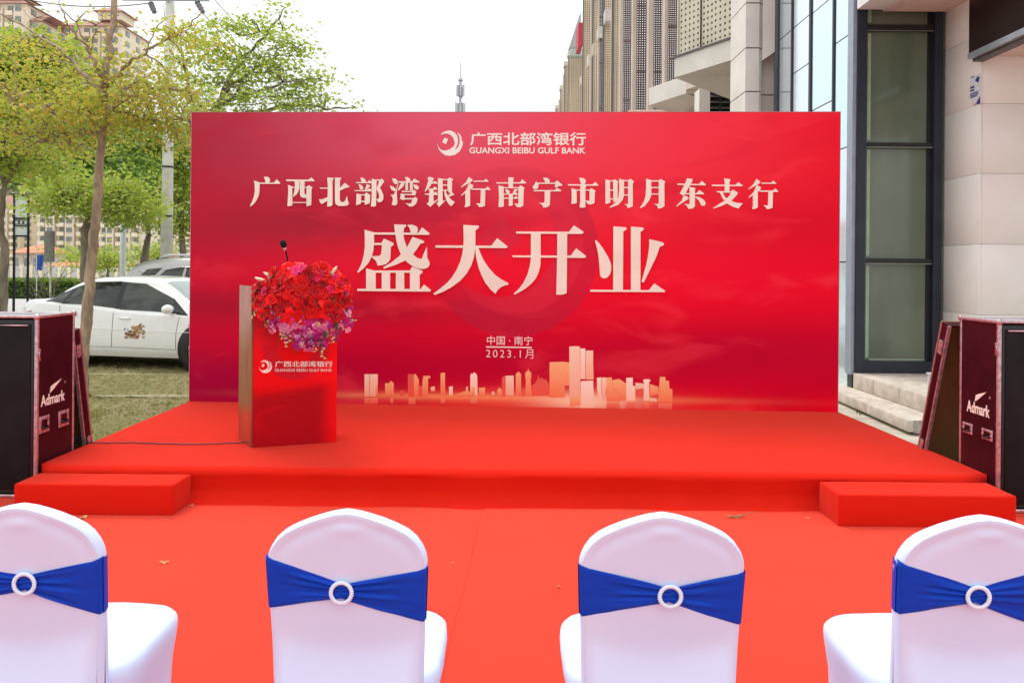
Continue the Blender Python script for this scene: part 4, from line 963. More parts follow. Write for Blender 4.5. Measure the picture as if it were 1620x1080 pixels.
# ------------------------------------------------------------------ bank building on the right
STONE = NT('cream_stone_cladding'); _v = STONE.obj(); _oi = STONE.n('ShaderNodeObjectInfo')
_c = STONE.mix(STONE.mrange(STONE.noise(1.6, 4, .6, _v), .3, .7), (.86, .85, .79), (.92, .91, .86)); _c = STONE.mix(STONE.math('MULTIPLY', _oi.outputs['Random'], .35), _c, (.82, .77, .7))
STONE.set(Base_Color=_c, Roughness=.35); STONE.bump(STONE.noise(90, 3, .6, _v), .08, .002); STONE = STONE.m
CHAR = mat('charcoal_frame', (.026, .034, .05), .42, .3, var=.12); CHAR2 = mat('charcoal_frame_dark', (.01, .012, .015), .5); SILV = mat('grey_blue_edge', (.33, .38, .46), .4, .4, var=.08)
GLP = NT('mirror_glass_panel'); _oi = GLP.n('ShaderNodeObjectInfo'); _v = GLP.obj()
_c = GLP.mix(_oi.outputs['Random'], (.68, .9, .94), (.8, .88, 1.0)); GLP.set(Base_Color=_c, Roughness=.1, Metallic=.82); GLP.bump(GLP.noise(1.3, 2, .5, _v), .1, .02); GLP = GLP.m
PANE = NT('dark_green_pane'); _v = PANE.obj((1, 1, .3))
PANE.set(Base_Color=PANE.mix(PANE.mrange(PANE.noise(1.6, 3, .5, _v), .3, .7), (.10, .15, .098), (.155, .20, .135)), Roughness=.16); PANE.b.inputs['Coat Weight'].default_value = .5; PANE.bump(PANE.noise(2, 2, .5, PANE.obj()), .05, .02); PANE = PANE.m
LGR = mat('pale_green_reveal', (.36, .5, .35), .3, var=.1); WARM = mat('warm_soffit_panel', (.75, .58, .52), .6, var=.05)
WY = 9.9; WX = 4.07
bb = empty('bank_building', (WX, WY, 0), 0, 'bank building with cream stone column, tall dark framed window and mirrored side wall', 'building')
def wb(a, b, name, m, par=bb, bev=0):
    o_ = Vector((WX, WY, 0)); o = MB().box(tuple(Vector(a)-o_), tuple(Vector(b)-o_)).build(name, m, par)
    if bev: bevel(o, bev, 1)
    return o
def xw(px, Y=WY): return PX(px, Y)
def zw(px, py, Y=WY): return PZ(px, py, Y)
# frontal window bay
x_l0, x_l1, x_r0, x_r1 = WX+.05, xw(1364.5), xw(1473), xw(1486)
wb((WX, WY-.04, .31), (WX+.045, WY+.12, 9), 'corner_post', SILV)
wb((x_l0-.004, WY-.07, .33), (x_l1, WY+.1, 9), 'window_frame', CHAR)
wb((x_r0, WY-.05, .33), (x_r1, WY+.1, 9), 'window_frame', CHAR)
wb((x_l1+.001, WY-.065, .33), (x_r0-.001, WY+.08, zw(1410, 570.5)), 'bottom_rail', CHAR)
wb((x_r1+.002, WY+.03, .33), (xw(1497), WY+.12, 9), 'dark_strip', CHAR2)  # narrow dark strip right of the window frame
wb((WX+.02, WY-.03, .0), (xw(1350), WY+.1, .305), 'post_foot', CHAR)
trans = [(570.5, 570.5), (417, 409), (233.5, 226), (49.5, 40), (-130, -142)]
zz = [(zw(1420, a), zw(1420, b)) for a, b in trans]
for k in range(1, 5):
    wb((x_l1+.001, WY-.02, zz[k][0]), (x_r0-.001, WY+.06, zz[k][1]), 'transom', CHAR2)
    wb((x_l1+.001, WY-.024, zz[k][0]-.008), (x_r0-.001, WY-.0205, zz[k][0]+.004), 'transom_edge', mat('pale_transom_edge', (.22, .25, .2), .4, .4))  # thin paler strip along the lower edge of each transom
for k in range(5):
    zb_ = zz[k][1] + .001; zt_ = (zz[k+1][0] if k < 4 else 9) - .001
    wb((x_l1+.001, WY+.03, zb_), (x_r0-.001, WY+.05, zt_), 'window_pane', PANE)
    wb((x_l1+.05, WY+.022, zb_+.03), (x_l1+.09, WY+.0295, zt_-.02), 'painted_light_gap', LGR)  # pale green colour stands in for a lit reveal showing beside the pane
    wb((x_r0-.055, WY+.02, zb_+.0), (x_r0-.002, WY+.0295, zt_), 'side_bead', CHAR2)
    wb((x_l1+.091, WY+.024, zb_+.0), (x_r0-.056, WY+.0295, zb_+.02), 'painted_light_gap', LGR) if k == 0 else None
# column clad in stone slabs: left flank and front
CXl, CY0, CX1 = 5.18, 9.12, 9.0
wb((CXl+.03, CY0+.03, 0), (CX1, WY+.5, 9), 'column_core', mat('joint_backing', (.35, .31, .28), .9))  # core colour shows as the joints between the slabs
js = [.0, .3, 1.075, 1.86, 2.645, 3.42, 4.2, 4.98, 5.76, 6.54, 7.3, 8.1, 9]
for i in range(len(js)-1):
    g = .0018
    wb((CXl, CY0+.0, js[i]+g), (CXl+.028, WY-.002, js[i+1]-g), 'stone_panel', STONE, bev=.002)
    for k in range(3): wb((CXl+.03+k*1.2, CY0, js[i]+g), (CXl+.03+(k+1)*1.2-.004, CY0+.028, js[i+1]-g), 'stone_panel', STONE, bev=.002)
wb((xw(1487.5), WY-.0, .34), (CXl-.001, WY+.1, 9), 'green_reveal', LGR)
wb((CXl+.1, 8.1, -.0), (CXl+.4, 9.1, .0), 'base', STONE) if False else None
# mirrored side wall with fins
wb((WX+.08, WY+.13, 0), (14, 13.1, 9), 'wall_core', mat('wall_core', (.1, .1, .1), .9))
fy = [9.97, xw(1340) and WX*F/(1312.5-CX), WX*F/(1276.5-CX), WX*F/(1247-CX), WX*F/(1225.5-CX)]
joints = [[1.66, 3.07, 4.44, 5.8, 7.2], [.9, 2.3, 3.74, 5.08, 6.5, 7.9], [1.7, 3.1, 4.43, 5.1, 6.5, 7.9], [1.1, 2.4, 3.7, 5.1, 6.5, 7.9]]
for k in range(4):
    ya, yb = fy[k] + (.045 if k else .0), fy[k+1]-.045; zz_ = [.1] + joints[k] + [9]
    for i in range(len(zz_)-1): wb((WX+.03, ya, zz_[i]+.008), (WX+.05, yb, zz_[i+1]-.008), 'glass_panel', GLP)
    t_ = .07 if k == 1 else .045
    wb((WX+.012, fy[k+1]-.03, .1), (WX+.05, fy[k+1]+t_-.03, 9), 'mullion', CHAR)
    wb((WX+.014, fy[k+1]-.036, .1), (WX+.04, fy[k+1]-.031, 9), 'mullion_edge', CHAR)
for k in range(4):
    for z in joints[k]: wb((WX+.036, fy[k]+.03, z-.006), (WX+.046, fy[k+1]-.03, z+.006), 'panel_joint', CHAR2)
# canopy slab over the entrance
cz0 = zw(1420, 17.5, 9.84)
wb((PX(1352.5, 9.8), 6.4, cz0), (10, 9.8, cz0+.9), 'canopy', mat('white_canopy', (.8, .77, .76), .5, var=.03))
cxl = PX(1352.5, 9.8)
for k in range(6): wb((cxl+.33+k*.75, 6.42, cz0-.012), (cxl+.33+(k+1)*.75-.008, 9.81, cz0-.003), 'soffit_panel', WARM)
wb((cxl+.33, 9.801, cz0-.002), (10, 9.86, cz0+.6), 'canopy_back', WARM)
# dark sign box
sx = PX(1530.5, 9.1); sz = PZ(1530.5, 89, 9.1)
wb((sx, 5.2, sz+.03), (sx+2.6, 9.115, sz+1.9), 'sign_box', mat('maroon_brown_panel', (.028, .008, .008), .3, var=.15), bev=.004)
wb((sx-.012, 5.2, sz-.035), (sx+.045, 9.115, sz+.028), 'sign_edge', mat('sign_edge_metal', (.5, .55, .6), .3, .7, var=.1))
wb((sx+.046, 5.2, sz-.06), (sx+.16, 9.115, sz+.005), 'sign_under_rail', mat('sign_under', (.12, .1, .1), .5, .4))
wb((sx+.162, 5.2, sz+.005), (sx+2.6, 9.115, sz+.028), 'sign_underside', WARM)
# notice stuck on the column flank
nb = empty('notice', (CXl-.004, 9.35, 0), 0, 'white notice with blue print stuck on the stone column below the dark sign box', 'notice')
def cyl(px, py): return hit(px, py, Vector((CXl-.004, 0, 0)), Vector((1, 0, 0)))
n0, n1, n2, n3 = cyl(1535.5, 124), cyl(1551, 115), cyl(1551, 166), cyl(1539, 167)
n4 = cyl(1534.5, 150)
def loc_(q, dx=0): return (dx, q.y-9.35, q.z)
MB().add([loc_(q) for q in (n0, n1, n2, n3, n4)] + [loc_(q, .003) for q in (n0, n1, n2, n3, n4)], [(0,1,2,3,4), (9,8,7,6,5)] + [(i, (i+1) % 5, 5+(i+1) % 5, 5+i) for i in range(5)]).build('paper', mat('notice_paper', (.78, .78, .84), .5, var=.03), nb)
BLU = mat('notice_blue', (.03, .04, .25), .5); ORA = mat('notice_orange', (.7, .25, .15), .5)
def nmark(a, b, m, name):
    p, q = cyl(*a), cyl(*b); y0, y1 = sorted((p.y, q.y)); xm_ = (a[0]+b[0])/2; z0_, z1_ = sorted((cyl(xm_, a[1]).z, cyl(xm_, b[1]).z)); MB().box((-.004, y0-9.35, z0_), (-.0008, y1-9.35, z1_)).build(name, m, nb)
for a, b in (((1535.5, 137), (1541.5, 140)), ((1535.3, 142), (1541.5, 144.5)), ((1535, 146.5), (1548, 148)), ((1535, 149.5), (1548, 151)), ((1535.5, 152.5), (1546, 154)), ((1536.5, 121.5), (1541, 123))): nmark(a, b, BLU, 'print_line')
qa, qb, qc, qd = cyl(1543, 128), cyl(1547, 121), cyl(1550.5, 122), cyl(1548, 131)
MB().add([loc_(q, -.004) for q in (qa, qb, qc, qd)], [(0,1,2,3)]).build('printed_mark', BLU, nb)
qa, qb, qc = cyl(1544, 165), cyl(1550.8, 152), cyl(1550.8, 164.5)
MB().add([loc_(q, -.004) for q in (qa, qb, qc)], [(0,1,2)]).build('printed_swoosh', BLU, nb)
qa, qb, qc = cyl(1540, 167), cyl(1546, 162), cyl(1545, 166)
MB().add([loc_(q, -.0045) for q in (qa, qb, qc)], [(0,1,2)]).build('printed_swoosh', ORA, nb)
# security camera under the soffit
sp0 = P(1492, 10, 8.6); zc = cz0-.013
scam = empty('security_camera', (sp0.x, sp0.y, zc), 0, 'dark red security camera fixed under the pale entrance soffit beside the sign box', 'camera')
MB().lathe((0, 0, -.035), [(0, 0), (.03, .0), (.045, .02), (.045, .034), (0, .034)], 16).build('mount', mat('camera_red', (.09, .012, .018), .4), scam, smooth=True)
bo = MB().box((-.06, -.06, -.11), (.06, .06, -.03)).build('housing', mat('camera_red_body', (.08, .012, .016), .35), scam); bevel(bo, .018, 3)
MB().lathe((.0, -.055, -.075), [(0, .02), (.028, .02), (.03, .0)], 16, axis='y').build('lens', mat('lens_black', (.005, .005, .006), .1), scam, smooth=True)

# entrance steps
ss_ = empty('entrance_steps', (3.8, 8, 0), 0, 'two pale worn stone steps leading up to the dark framed bank window', 'steps')
STEPM = mat('worn_step_stone', (.58, .52, .44), .8, var=.16, vs=7, bs=.35, bscale=40); STEPE = mat('rough_step_edge', (.36, .33, .29), .95, var=.3, vs=30, bs=.8, bscale=60)
def slab(pts, z0, z1, name, m=STEPM):
    o_ = Vector((3.8, 8, 0)); o = MB().hexa([Vector((a, b, z0))-o_ for a, b in pts], [Vector((a, b, z1))-o_ for a, b in pts]).build(name, m, ss_); bevel(o, .012, 2); return o
for i in range(3):
    t0, t1 = i/3, (i+1)/3; ya, yb = 7.75 + 3*t0, 7.75 + 3*t1 - .004; xa, xb = 3.745+.11*t0, 3.745+.11*t1
    slab([(xa, ya), (4.5, ya), (4.5, yb), (xb, yb)], .035, .15, 'lower_step')
MB().box((.05, -.2, -.02), (.6, 2.7, .034)).build('step_bed', STEPE, ss_)
MB().box((.0, -.262, .03), (.16, -.252, .148)).build('rough_end', STEPE, ss_)
for i in range(3):
    ya, yb = 8.06 + .62*i, 8.06 + .62*(i+1) - .004
    slab([(4.1, ya), (CXl+2, ya), (CXl+2, min(yb, 9.86)), (4.1, min(yb, 9.86))], .151, .33, 'upper_step')
tag(MB().box((3.35, 7.2, -.01), (3.62, 7.32, .02)).build('stone_fragment', STEPE), 'low broken curb piece lying by the end of the lower entrance step', 'stone')
pl_ = MB().box((PX(1473, 8.0), 8.0, 0), (CXl+.3, 8.05, PZ(1474, 592, 8.0))).box((PX(1473, 8.0)-.01, 7.99, PZ(1474, 592, 8.0)+.0), (CXl+.3, 8.058, PZ(1474, 592, 8.0)+.012)).build('low_wall', mat('blue_white_render', (.58, .62, .66), .6, var=.06)); tag(pl_, 'low pale blue wall end between the entrance steps and the leaning case lid', 'wall')
# weeds beside the step
mb = MB()
for i in range(90):
    b = G(1368 + rnd.gauss(0, 7), 653 + rnd.gauss(0, 2)); blade(mb, b.x, b.y, 0, rnd.uniform(.02, .07), rnd.uniform(0, 3), .007)
tag(mb.build('weeds', leaf_mat('weed_leaves', [(.05, .07, .02), (.14, .13, .06)], .8)), 'small dry weeds growing in the gap under the lower entrance step', 'weeds', kind='stuff')

# ------------------------------------------------------------------ white concrete neighbour with perforated bay
CONC = mat('pale_concrete', (.74, .69, .62), .7, var=.09, vs=1.2, bs=.15, bscale=20); CONC2 = mat('beige_concrete', (.68, .58, .5), .7, var=.1, vs=1)
nbld = empty('concrete_building', (3.9, 13.2, 0), 0, 'pale concrete building with perforated projecting bay and louvred window beside the glass wall', 'building')
NO = Vector((3.9, 13.2, 0))
def nb_(a, b, name, m=CONC, bev=0):
    o = MB().box(tuple(Vector(a)-NO), tuple(Vector(b)-NO)).build(name, m, nbld)
    if bev: bevel(o, bev, 1)
    return o
def hexn(bot, top, name, m=CONC): return MB().hexa([Vector(q)-NO for q in bot], [Vector(q)-NO for q in top]).build(name, m, nbld)
Yp = 13.1; xa, xb, xc = PX(1176.5, Yp), PX(1198, Yp), PX(1224, Yp)
zj = [0, PZ(1187, 300, Yp)] ; zj = [0, 1.1, 2.55] + [PZ(1187, 145, Yp), PZ(1187, 76, Yp), PZ(1187, 5, Yp), PZ(1187, -66, Yp), 9.5]
for i in range(len(zj)-1):
    z0, z1 = zj[i]+.01, zj[i+1]-.01
    hexn([(xa, Yp, z0), (xb, Yp, z0), (xb, Yp+.9, z0), (xa, Yp+.9, z0)], [(xa, Yp, z1), (xb, Yp, z1), (xb, Yp+.9, z1), (xa, Yp+.9, z1)], 'pier_panel')
    hexn([(xb+.001, Yp, z0), (xb+.06, Yp+.07, z0), (xb+.06, Yp+.9, z0), (xb+.001, Yp+.9, z0)], [(xb+.001, Yp, z1), (xb+.06, Yp+.07, z1), (xb+.06, Yp+.9, z1), (xb+.001, Yp+.9, z1)], 'pier_panel')
    nb_((xb+.061, Yp+.25, z0), (xc+.2, Yp+.9, z1), 'wall_panel')
nb_((xa+.02, Yp+.03, 0), (xb-.0, Yp+.6, 9.5), 'joint_core', mat('joint_dark', (.12, .1, .09), .9))
zt0 = PZ(1212, 90, 13.25)
hexn([(xb+.061, Yp+.02, zt0-.09), (xc+.1, Yp-.05, zt0+.12), (xc+.1, Yp+.249, zt0+.12), (xb+.061, Yp+.249, zt0-.09)], [(xb+.061, Yp+.02, 6.0), (xc+.1, Yp-.05, 6.0), (xc+.1, Yp+.249, 6.0), (xb+.061, Yp+.249, 6.0)], 'projecting_beam')
nb_((PX(1208, 13.1), Yp+.2, PZ(1208, 22, 13.1)), (PX(1222, 13.1), Yp+.245, 6.1), 'small_window', CHAR2)
# perforated bay
A3, B3 = Vector((PX(1071, 18), 18, 0)), Vector((PX(1171, 16.3), 16.3, 0)); dv = (B3-A3); BL_ = dv.length; dv.normalize(); nv_ = Vector((dv.y, -dv.x, 0))
if nv_.y > 0: nv_ = -nv_
zb0 = 6.2; MT = Matrix(((dv.x, -nv_.x, 0, A3.x-NO.x), (dv.y, -nv_.y, 0, A3.y-NO.y), (0, 0, 1, 0), (0, 0, 0, 1)))
def plate(mb, Mx, x0, z0, w_, h_, nx_, nz_, r, n=8, th=0):
    cw, ch = w_/nx_, h_/nz_
    for i in range(nx_):
        for j in range(nz_):
            cx, cz_ = x0+(i+.5)*cw, z0+(j+.5)*ch; b = len(mb.v)
            oc = [(1, 0), (1, 1), (0, 1), (-1, 1), (-1, 0), (-1, -1), (0, -1), (1, -1)] if n == 8 else [(1, 1), (-1, 1), (-1, -1), (1, -1)]
            for k, (a, c) in enumerate(oc): mb.v.append(tuple(Mx @ Vector((cx+a*cw/2, 0, cz_+c*ch/2))))
            for k in range(n):
                t = math.tau*k/n + (0 if n == 8 else math.pi/4); mb.v.append(tuple(Mx @ Vector((cx+math.cos(t)*r, 0, cz_+math.sin(t)*r))))
            for k in range(n): mb.f.append((b+k, b+(k+1) % n, b+n+(k+1) % n, b+n+k))
            if th:
                for k in range(n):
                    t = math.tau*k/n; mb.v.append(tuple(Mx @ Vector((cx+math.cos(t)*r, th, cz_+math.sin(t)*r))))
                for k in range(n): mb.f.append((b+n+k, b+n+(k+1) % n, b+2*n+(k+1) % n, b+2*n+k))
    return mb
PERF = mat('cream_perforated_panel', (.62, .57, .45), .6, var=.08, vs=1.5)
segs = [(0, .36, 5), (.36, .56, 3), (.56, 1.0, 6)]
for a, b, n_ in segs:
    m_ = MB(); off = .0 if a == .0 else (.03 if a == .36 else 0)
    plate(m_, MT @ Matrix.Translation((0, off, 0)), a*BL_+.01, zb0+.05, (b-a)*BL_-.02, 3.8, n_, 30, .033, 8, .05); m_.build('perforated_panel', PERF, nbld)
def mbx(a, b, name, m): return MB().box(a, b, MT).build(name, m, nbld)
mbx((0.02, .12, zb0), (BL_, .9, 10), 'bay_backing', mat('bay_backing', (.3, .27, .22), .8, var=.5, vs=3))
mbx((-.03, -.03, zb0+.05), (-.001, .9, 10), 'bay_edge', PERF)
mbx((-.18, -.09, zb0-.02), (BL_, .4, zb0+.02), 'bay_ledge', mat('ledge_grey', (.12, .11, .11), .6))
mbx((-.09, -.05, zb0-.44), (BL_, .6, zb0-.021), 'bay_beam', CONC)
e0 = MT @ Vector((-.09, -.04, zb0-.441)); e1 = MT @ Vector((BL_, -.04, zb0-.441)); e2 = MT @ Vector((BL_, 1.4, zb0-.6)); e3 = MT @ Vector((.55, 1.4, zb0-1.0))
mb = MB().add([e0, e1, e2, e3, MT @ Vector((.55, 1.4, zb0-.441)), MT @ Vector((BL_, 1.4, zb0-.441))], [(0,1,2,3), (0,3,4), (3,2,5,4), (0,4,5,1), (1,5,2)]); mb.build('bay_soffit', CONC2, nbld)
Yc = 18.6; nb_((PX(1104, Yc), Yc, 0), (PX(1121, Yc), Yc+.5, PZ(1110, 140, Yc)), 'column', CONC)
nb_((PX(1121, Yc)+.001, Yc+.25, 0), (8, Yc+.5, 9), 'louvre_back', CHAR2)
for k in range(26):
    z = 2.6+k*.13
    MB().add([Vector((PX(1121, Yc)+.01, Yc+.02, z))-NO, Vector((6.5, Yc+.02, z))-NO, Vector((6.5, Yc+.15, z+.07))-NO, Vector((PX(1121, Yc)+.01, Yc+.15, z+.07))-NO, Vector((PX(1121, Yc)+.01, Yc+.02, z+.012))-NO, Vector((6.5, Yc+.02, z+.012))-NO, Vector((6.5, Yc+.15, z+.082))-NO, Vector((PX(1121, Yc)+.01, Yc+.15, z+.082))-NO],
             [(0,3,2,1), (4,5,6,7), (0,1,5,4), (1,2,6,5), (2,3,7,6), (3,0,4,7)]).build('louvre', mat('louvre_brown', (.2, .17, .15), .5, .3) if k == 0 else bpy.data.materials['louvre_brown'], nbld)
for px in (1137, 1156): nb_((PX(px, Yc)-.02, Yc-.02, 2.5), (PX(px, Yc)+.02, Yc+.01, 6), 'louvre_post', CHAR2)
# second lower bay beyond
C3, D3 = Vector((PX(1024, 24), 24, 0)), Vector((PX(1083, 22.3), 22.3, 0)); d2 = (D3-C3); L2 = d2.length; d2.normalize(); n2_ = Vector((-d2.y, d2.x, 0))
if n2_.y < 0: n2_ = -n2_
M2 = Matrix(((d2.x, n2_.x, 0, C3.x-NO.x), (d2.y, n2_.y, 0, C3.y-NO.y), (0, 0, 1, 0), (0, 0, 0, 1)))
zt2 = PZ(1026, 140, 24); zb2 = PZ(1026, 167, 24)
MB().box((0, 0, zb2), (L2, 3, zt2), M2).build('lower_beam', CONC, nbld)
MB().box((L2+.001, .0, zb2+.1), (L2+2.2, .4, zt2), M2).build('lower_beam', CONC2, nbld)
MB().add([M2 @ Vector(q) for q in ((-.0, .0, zb2-.001), (L2, 0, zb2-.001), (L2, 2.5, zb2-.6), (.5, 2.5, zb2-.7))], [(0,1,2,3)]).build('lower_soffit', CONC2, nbld)
MB().box((.3, .8, 0), (L2+3, 3, zb2-.4), M2).build('lower_wall', CONC2, nbld)
q0 = P(995, 174, 26); MB().box((q0.x-NO.x, q0.y-NO.y, 0), (q0.x-NO.x+1.6, q0.y-NO.y+2, q0.z)).build('lower_wall', mat('peach_concrete', (.75, .52, .42), .7), nbld)

# perforated screen towers receding on the right
BRN = mat('dark_brown_screen', (.075, .042, .03), .7, var=.2, vs=2); BEI = mat('beige_screen', (.58, .46, .32), .7, var=.1, vs=.5); DKI = mat('screen_interior', (.07, .05, .035), .9); PIER = mat('cream_pier', (.56, .45, .37), .7, var=.1, vs=.6); PIERL = mat('pale_ledge', (.62, .58, .47), .7)
XF = 6.0
def tower(name, label, strips, H, far):
    t = empty(name, (XF, XF*F/(strips[0][1]-CX), 0), 0, label, 'building', 'screen clad towers along the street'); O = t.location.copy()
    ex = []
    for (p0, p1, ytop, kind, nc) in strips:
        Y = XF*F/(p0-CX); x0, x1 = XF, PX(p1, Y); h_ = H if ytop is None else PZ(p0, ytop, Y)
        if kind == 'pier':
            MB().box((x0-O.x, Y-O.y, 0), (x1-O.x, Y+.6-O.y, h_)).build('pier', PIER, t)
        else:
            pitch = (x1-x0)/nc; nz_ = int((h_-2.4)/pitch/ (1.0)); m_ = MB()
            plate(m_, Matrix.Translation((-O.x, Y+.05-O.y, 0)), x0, 2.4, x1-x0, h_-2.4, nc, nz_, pitch*(.21 if kind == 'dark' else .3), 8)
            m_.build('screen_panel', BRN if kind == 'dark' else BEI, t)
            if kind != 'dark': MB().box((x0-O.x, Y+.25-O.y, 0), (x1-O.x, Y+1.4-O.y, h_-.02)).build('inner_wall', DKI, t)
            if kind != 'dark' and ytop is not None: MB().box((x0-O.x-.1, Y-.05-O.y, h_-.01), (x1-O.x, Y+1.4-O.y, h_+.5)).build('parapet', PIERL, t)
            for zk in range(1, int(h_/3.2)+1):
                if kind == 'dark': MB().box((x0-O.x, Y+.06-O.y, zk*3.2+.4*(p0 % 5)), (x1-O.x, Y+.14-O.y, zk*3.2+.09+.4*(p0 % 5))).build('crossbar', PIER, t)
    return t
t1 = tower('screen_tower', 'dark brown perforated screen tower with cream piers just left of the concrete bay', [(1053.5, 1070, None, 'dark', 5), (1048.5, 1053.4, None, 'pier', 0), (1031, 1048.4, None, 'dark', 5), (1023, 1030.9, None, 'pier', 0), (1004, 1022.8, None, 'dark', 5), (998, 1003.8, None, 'pier', 0),
                           (983, 997.8, None, 'dark', 5), (978, 982.8, None, 'pier', 0), (968.5, 977.8, None, 'beige', 3), (964.5, 968.3, None, 'pier', 0)], 24, 0)
t2 = tower('screen_tower', 'tall beige perforated screen tower with a dark vertical slot rising out of the picture', [(953.5, 964.3, None, 'beige', 3), (945, 953.3, None, 'dark', 4), (943, 944.8, None, 'pier', 0), (936, 942.8, None, 'beige', 2), (931, 935.8, None, 'pier', 0), (920.5, 930.8, None, 'beige', 3)], 44, 0)
t3 = tower('screen_tower', 'lower beige perforated tower with a red panel and sloping pale roof', [(897, 920.3, 88, 'beige', 8), (895.5, 896.9, 104, 'pier', 0), (891, 895.4, 104, 'beige', 2), (888, 890.9, 118, 'pier', 0)], 44, 0)
t4 = tower('screen_tower', 'farthest small stepped grey beige tower at the left end of the street row', [(884.5, 887.9, 141, 'beige', 2), (881.5, 884.4, 158, 'pier', 0), (877.5, 881.4, 172, 'beige', 2)], 44, 0)
def tbox(t, pa, pb, y0, y1, m, name, dy=-.12, dep=1.0):
    Y = XF*F/(pa-CX)+dy; O = t.location; MB().box((PX(pa, Y)-O.x, Y-O.y, PZ(pa, y1, Y)), (PX(pb, Y)-O.x, Y+dep-O.y, PZ(pa, y0, Y))).build(name, m, t)
tbox(t2, 943, 953.5, 42, 60, PIERL, 'ledge_block', -1.0); tbox(t2, 927, 936, 86, 103, PIERL, 'ledge_block', -.5); tbox(t1, 954, 965, 14, 33, mat('pale_pink_block', (.6, .52, .5), .7), 'ledge_block', -.6)
tbox(t2, 935, 942, 68, 86, PIER, 'ledge_block', -.3); tbox(t3, 916, 924, 120, 132, PIERL, 'ledge_block', -.3); tbox(t3, 912, 918.5, 36, 73, mat('red_panel', (.5, .03, .05), .6), 'red_panel', -.4, 3)
tbox(t3, 899, 919, 77, 88, mat('grey_green_band', (.42, .47, .4), .7), 'roof_band', -.3)
Y = XF*F/(897-CX); O = t3.location
MB().hexa([P(900, 76, Y)-O, P(919, 76, Y)-O, P(919, 76, Y)-O+Vector((0, 4, 0)), P(900, 76, Y)-O+Vector((0, 4, 0))], [P(917.5, 22, Y)-O, P(919, 22, Y)-O, P(919, 22, Y)-O+Vector((0, 4, 0)), P(917.5, 22, Y)-O+Vector((0, 4, 0))]).build('sloping_roof', mat('pale_roof_slope', (.4, .37, .36), .6), t3)

# telecom mast
ct = P(727, 300, 140); tm = empty('telecom_mast', (ct.x, ct.y, 0), 0, 'slender grey telecom mast with antenna clusters rising behind the top centre of the backdrop', 'mast')
GM = mat('mast_grey', (.36, .38, .4), .5, .3, var=.1)
zz1 = PZ(727, 97, 140); zz2 = PZ(727, 126, 140)
MB().tube([(0, 0, 0), (0, 0, zz2)], .26, 10, r1=.2).tube([(0, 0, zz2), (0, 0, zz1)], .09, 6, r1=.05).build('pole', GM, tm)
MB().lathe((0, 0, zz2-.3), [(.1, .0), (.5, .1), (.35, .4), (.08, .7)], 12).build('cap', GM, tm)
for k, (py, r_, hh) in enumerate(((143, .62, 1.9), (173, .8, 2.2))):
    zc_ = PZ(727, py, 140)
    MB().lathe((0, 0, zc_-hh*.6), [(.3, 0), (r_*.55, .02), (r_*.55, .12), (.3, .14)], 12).lathe((0, 0, zc_+hh*.4), [(.3, 0), (r_*.55, .02), (r_*.55, .12), (.3, .14)], 12).build('ring_platform', GM, tm)
    for j in range(7):
        a = j*math.tau/7+.3; m_ = MB().box((-.13, -.07, -hh/2), (.13, .07, hh/2)); m_.box((-.03, .08, -.1), (.03, .35, .1))
        m_.build('antenna_panel', mat('antenna_white', (.5, .52, .53), .5, var=.2) if (k, j) == (0, 0) else bpy.data.materials['antenna_white'], tm, loc=(math.cos(a)*r_, math.sin(a)*r_, zc_ + rnd.uniform(-.3, .2)), rot=(0, 0, a-math.pi/2+math.pi))
# ------------------------------------------------------------------ cars
GLASS = NT('car_window_glass'); _v = GLASS.obj((.7, .7, 2.2))
GLASS.set(Base_Color=GLASS.mix(GLASS.mrange(GLASS.noise(2.2, 3, .6, _v), .42, .6), (.01, .013, .012), (.05, .055, .045)), Roughness=.06); GLASS.b.inputs['Specular IOR Level'].default_value = .5; GLASS = GLASS.m
WSH = mat('windscreen_glass', (.32, .4, .37), .08, .3, var=.2, vs=2)
def spl(tab, x):
    if x <= tab[0][0]: return tab[0][1]
    for i in range(len(tab)-1):
        x0, y0 = tab[i]; x1, y1 = tab[i+1]
        if x <= x1:
            m0 = (y1 - tab[i-1][1])/(x1 - tab[i-1][0]) if i > 0 else (y1-y0)/(x1-x0)
            m1 = (tab[i+2][1]-y0)/(tab[i+2][0]-x0) if i+2 < len(tab) else (y1-y0)/(x1-x0)
            t = (x-x0)/(x1-x0); h = x1-x0; t2, t3 = t*t, t*t*t
            return (2*t3-3*t2+1)*y0 + (t3-2*t2+t)*h*m0 + (-2*t3+3*t2)*y1 + (t3-t2)*h*m1
    return tab[-1][1]
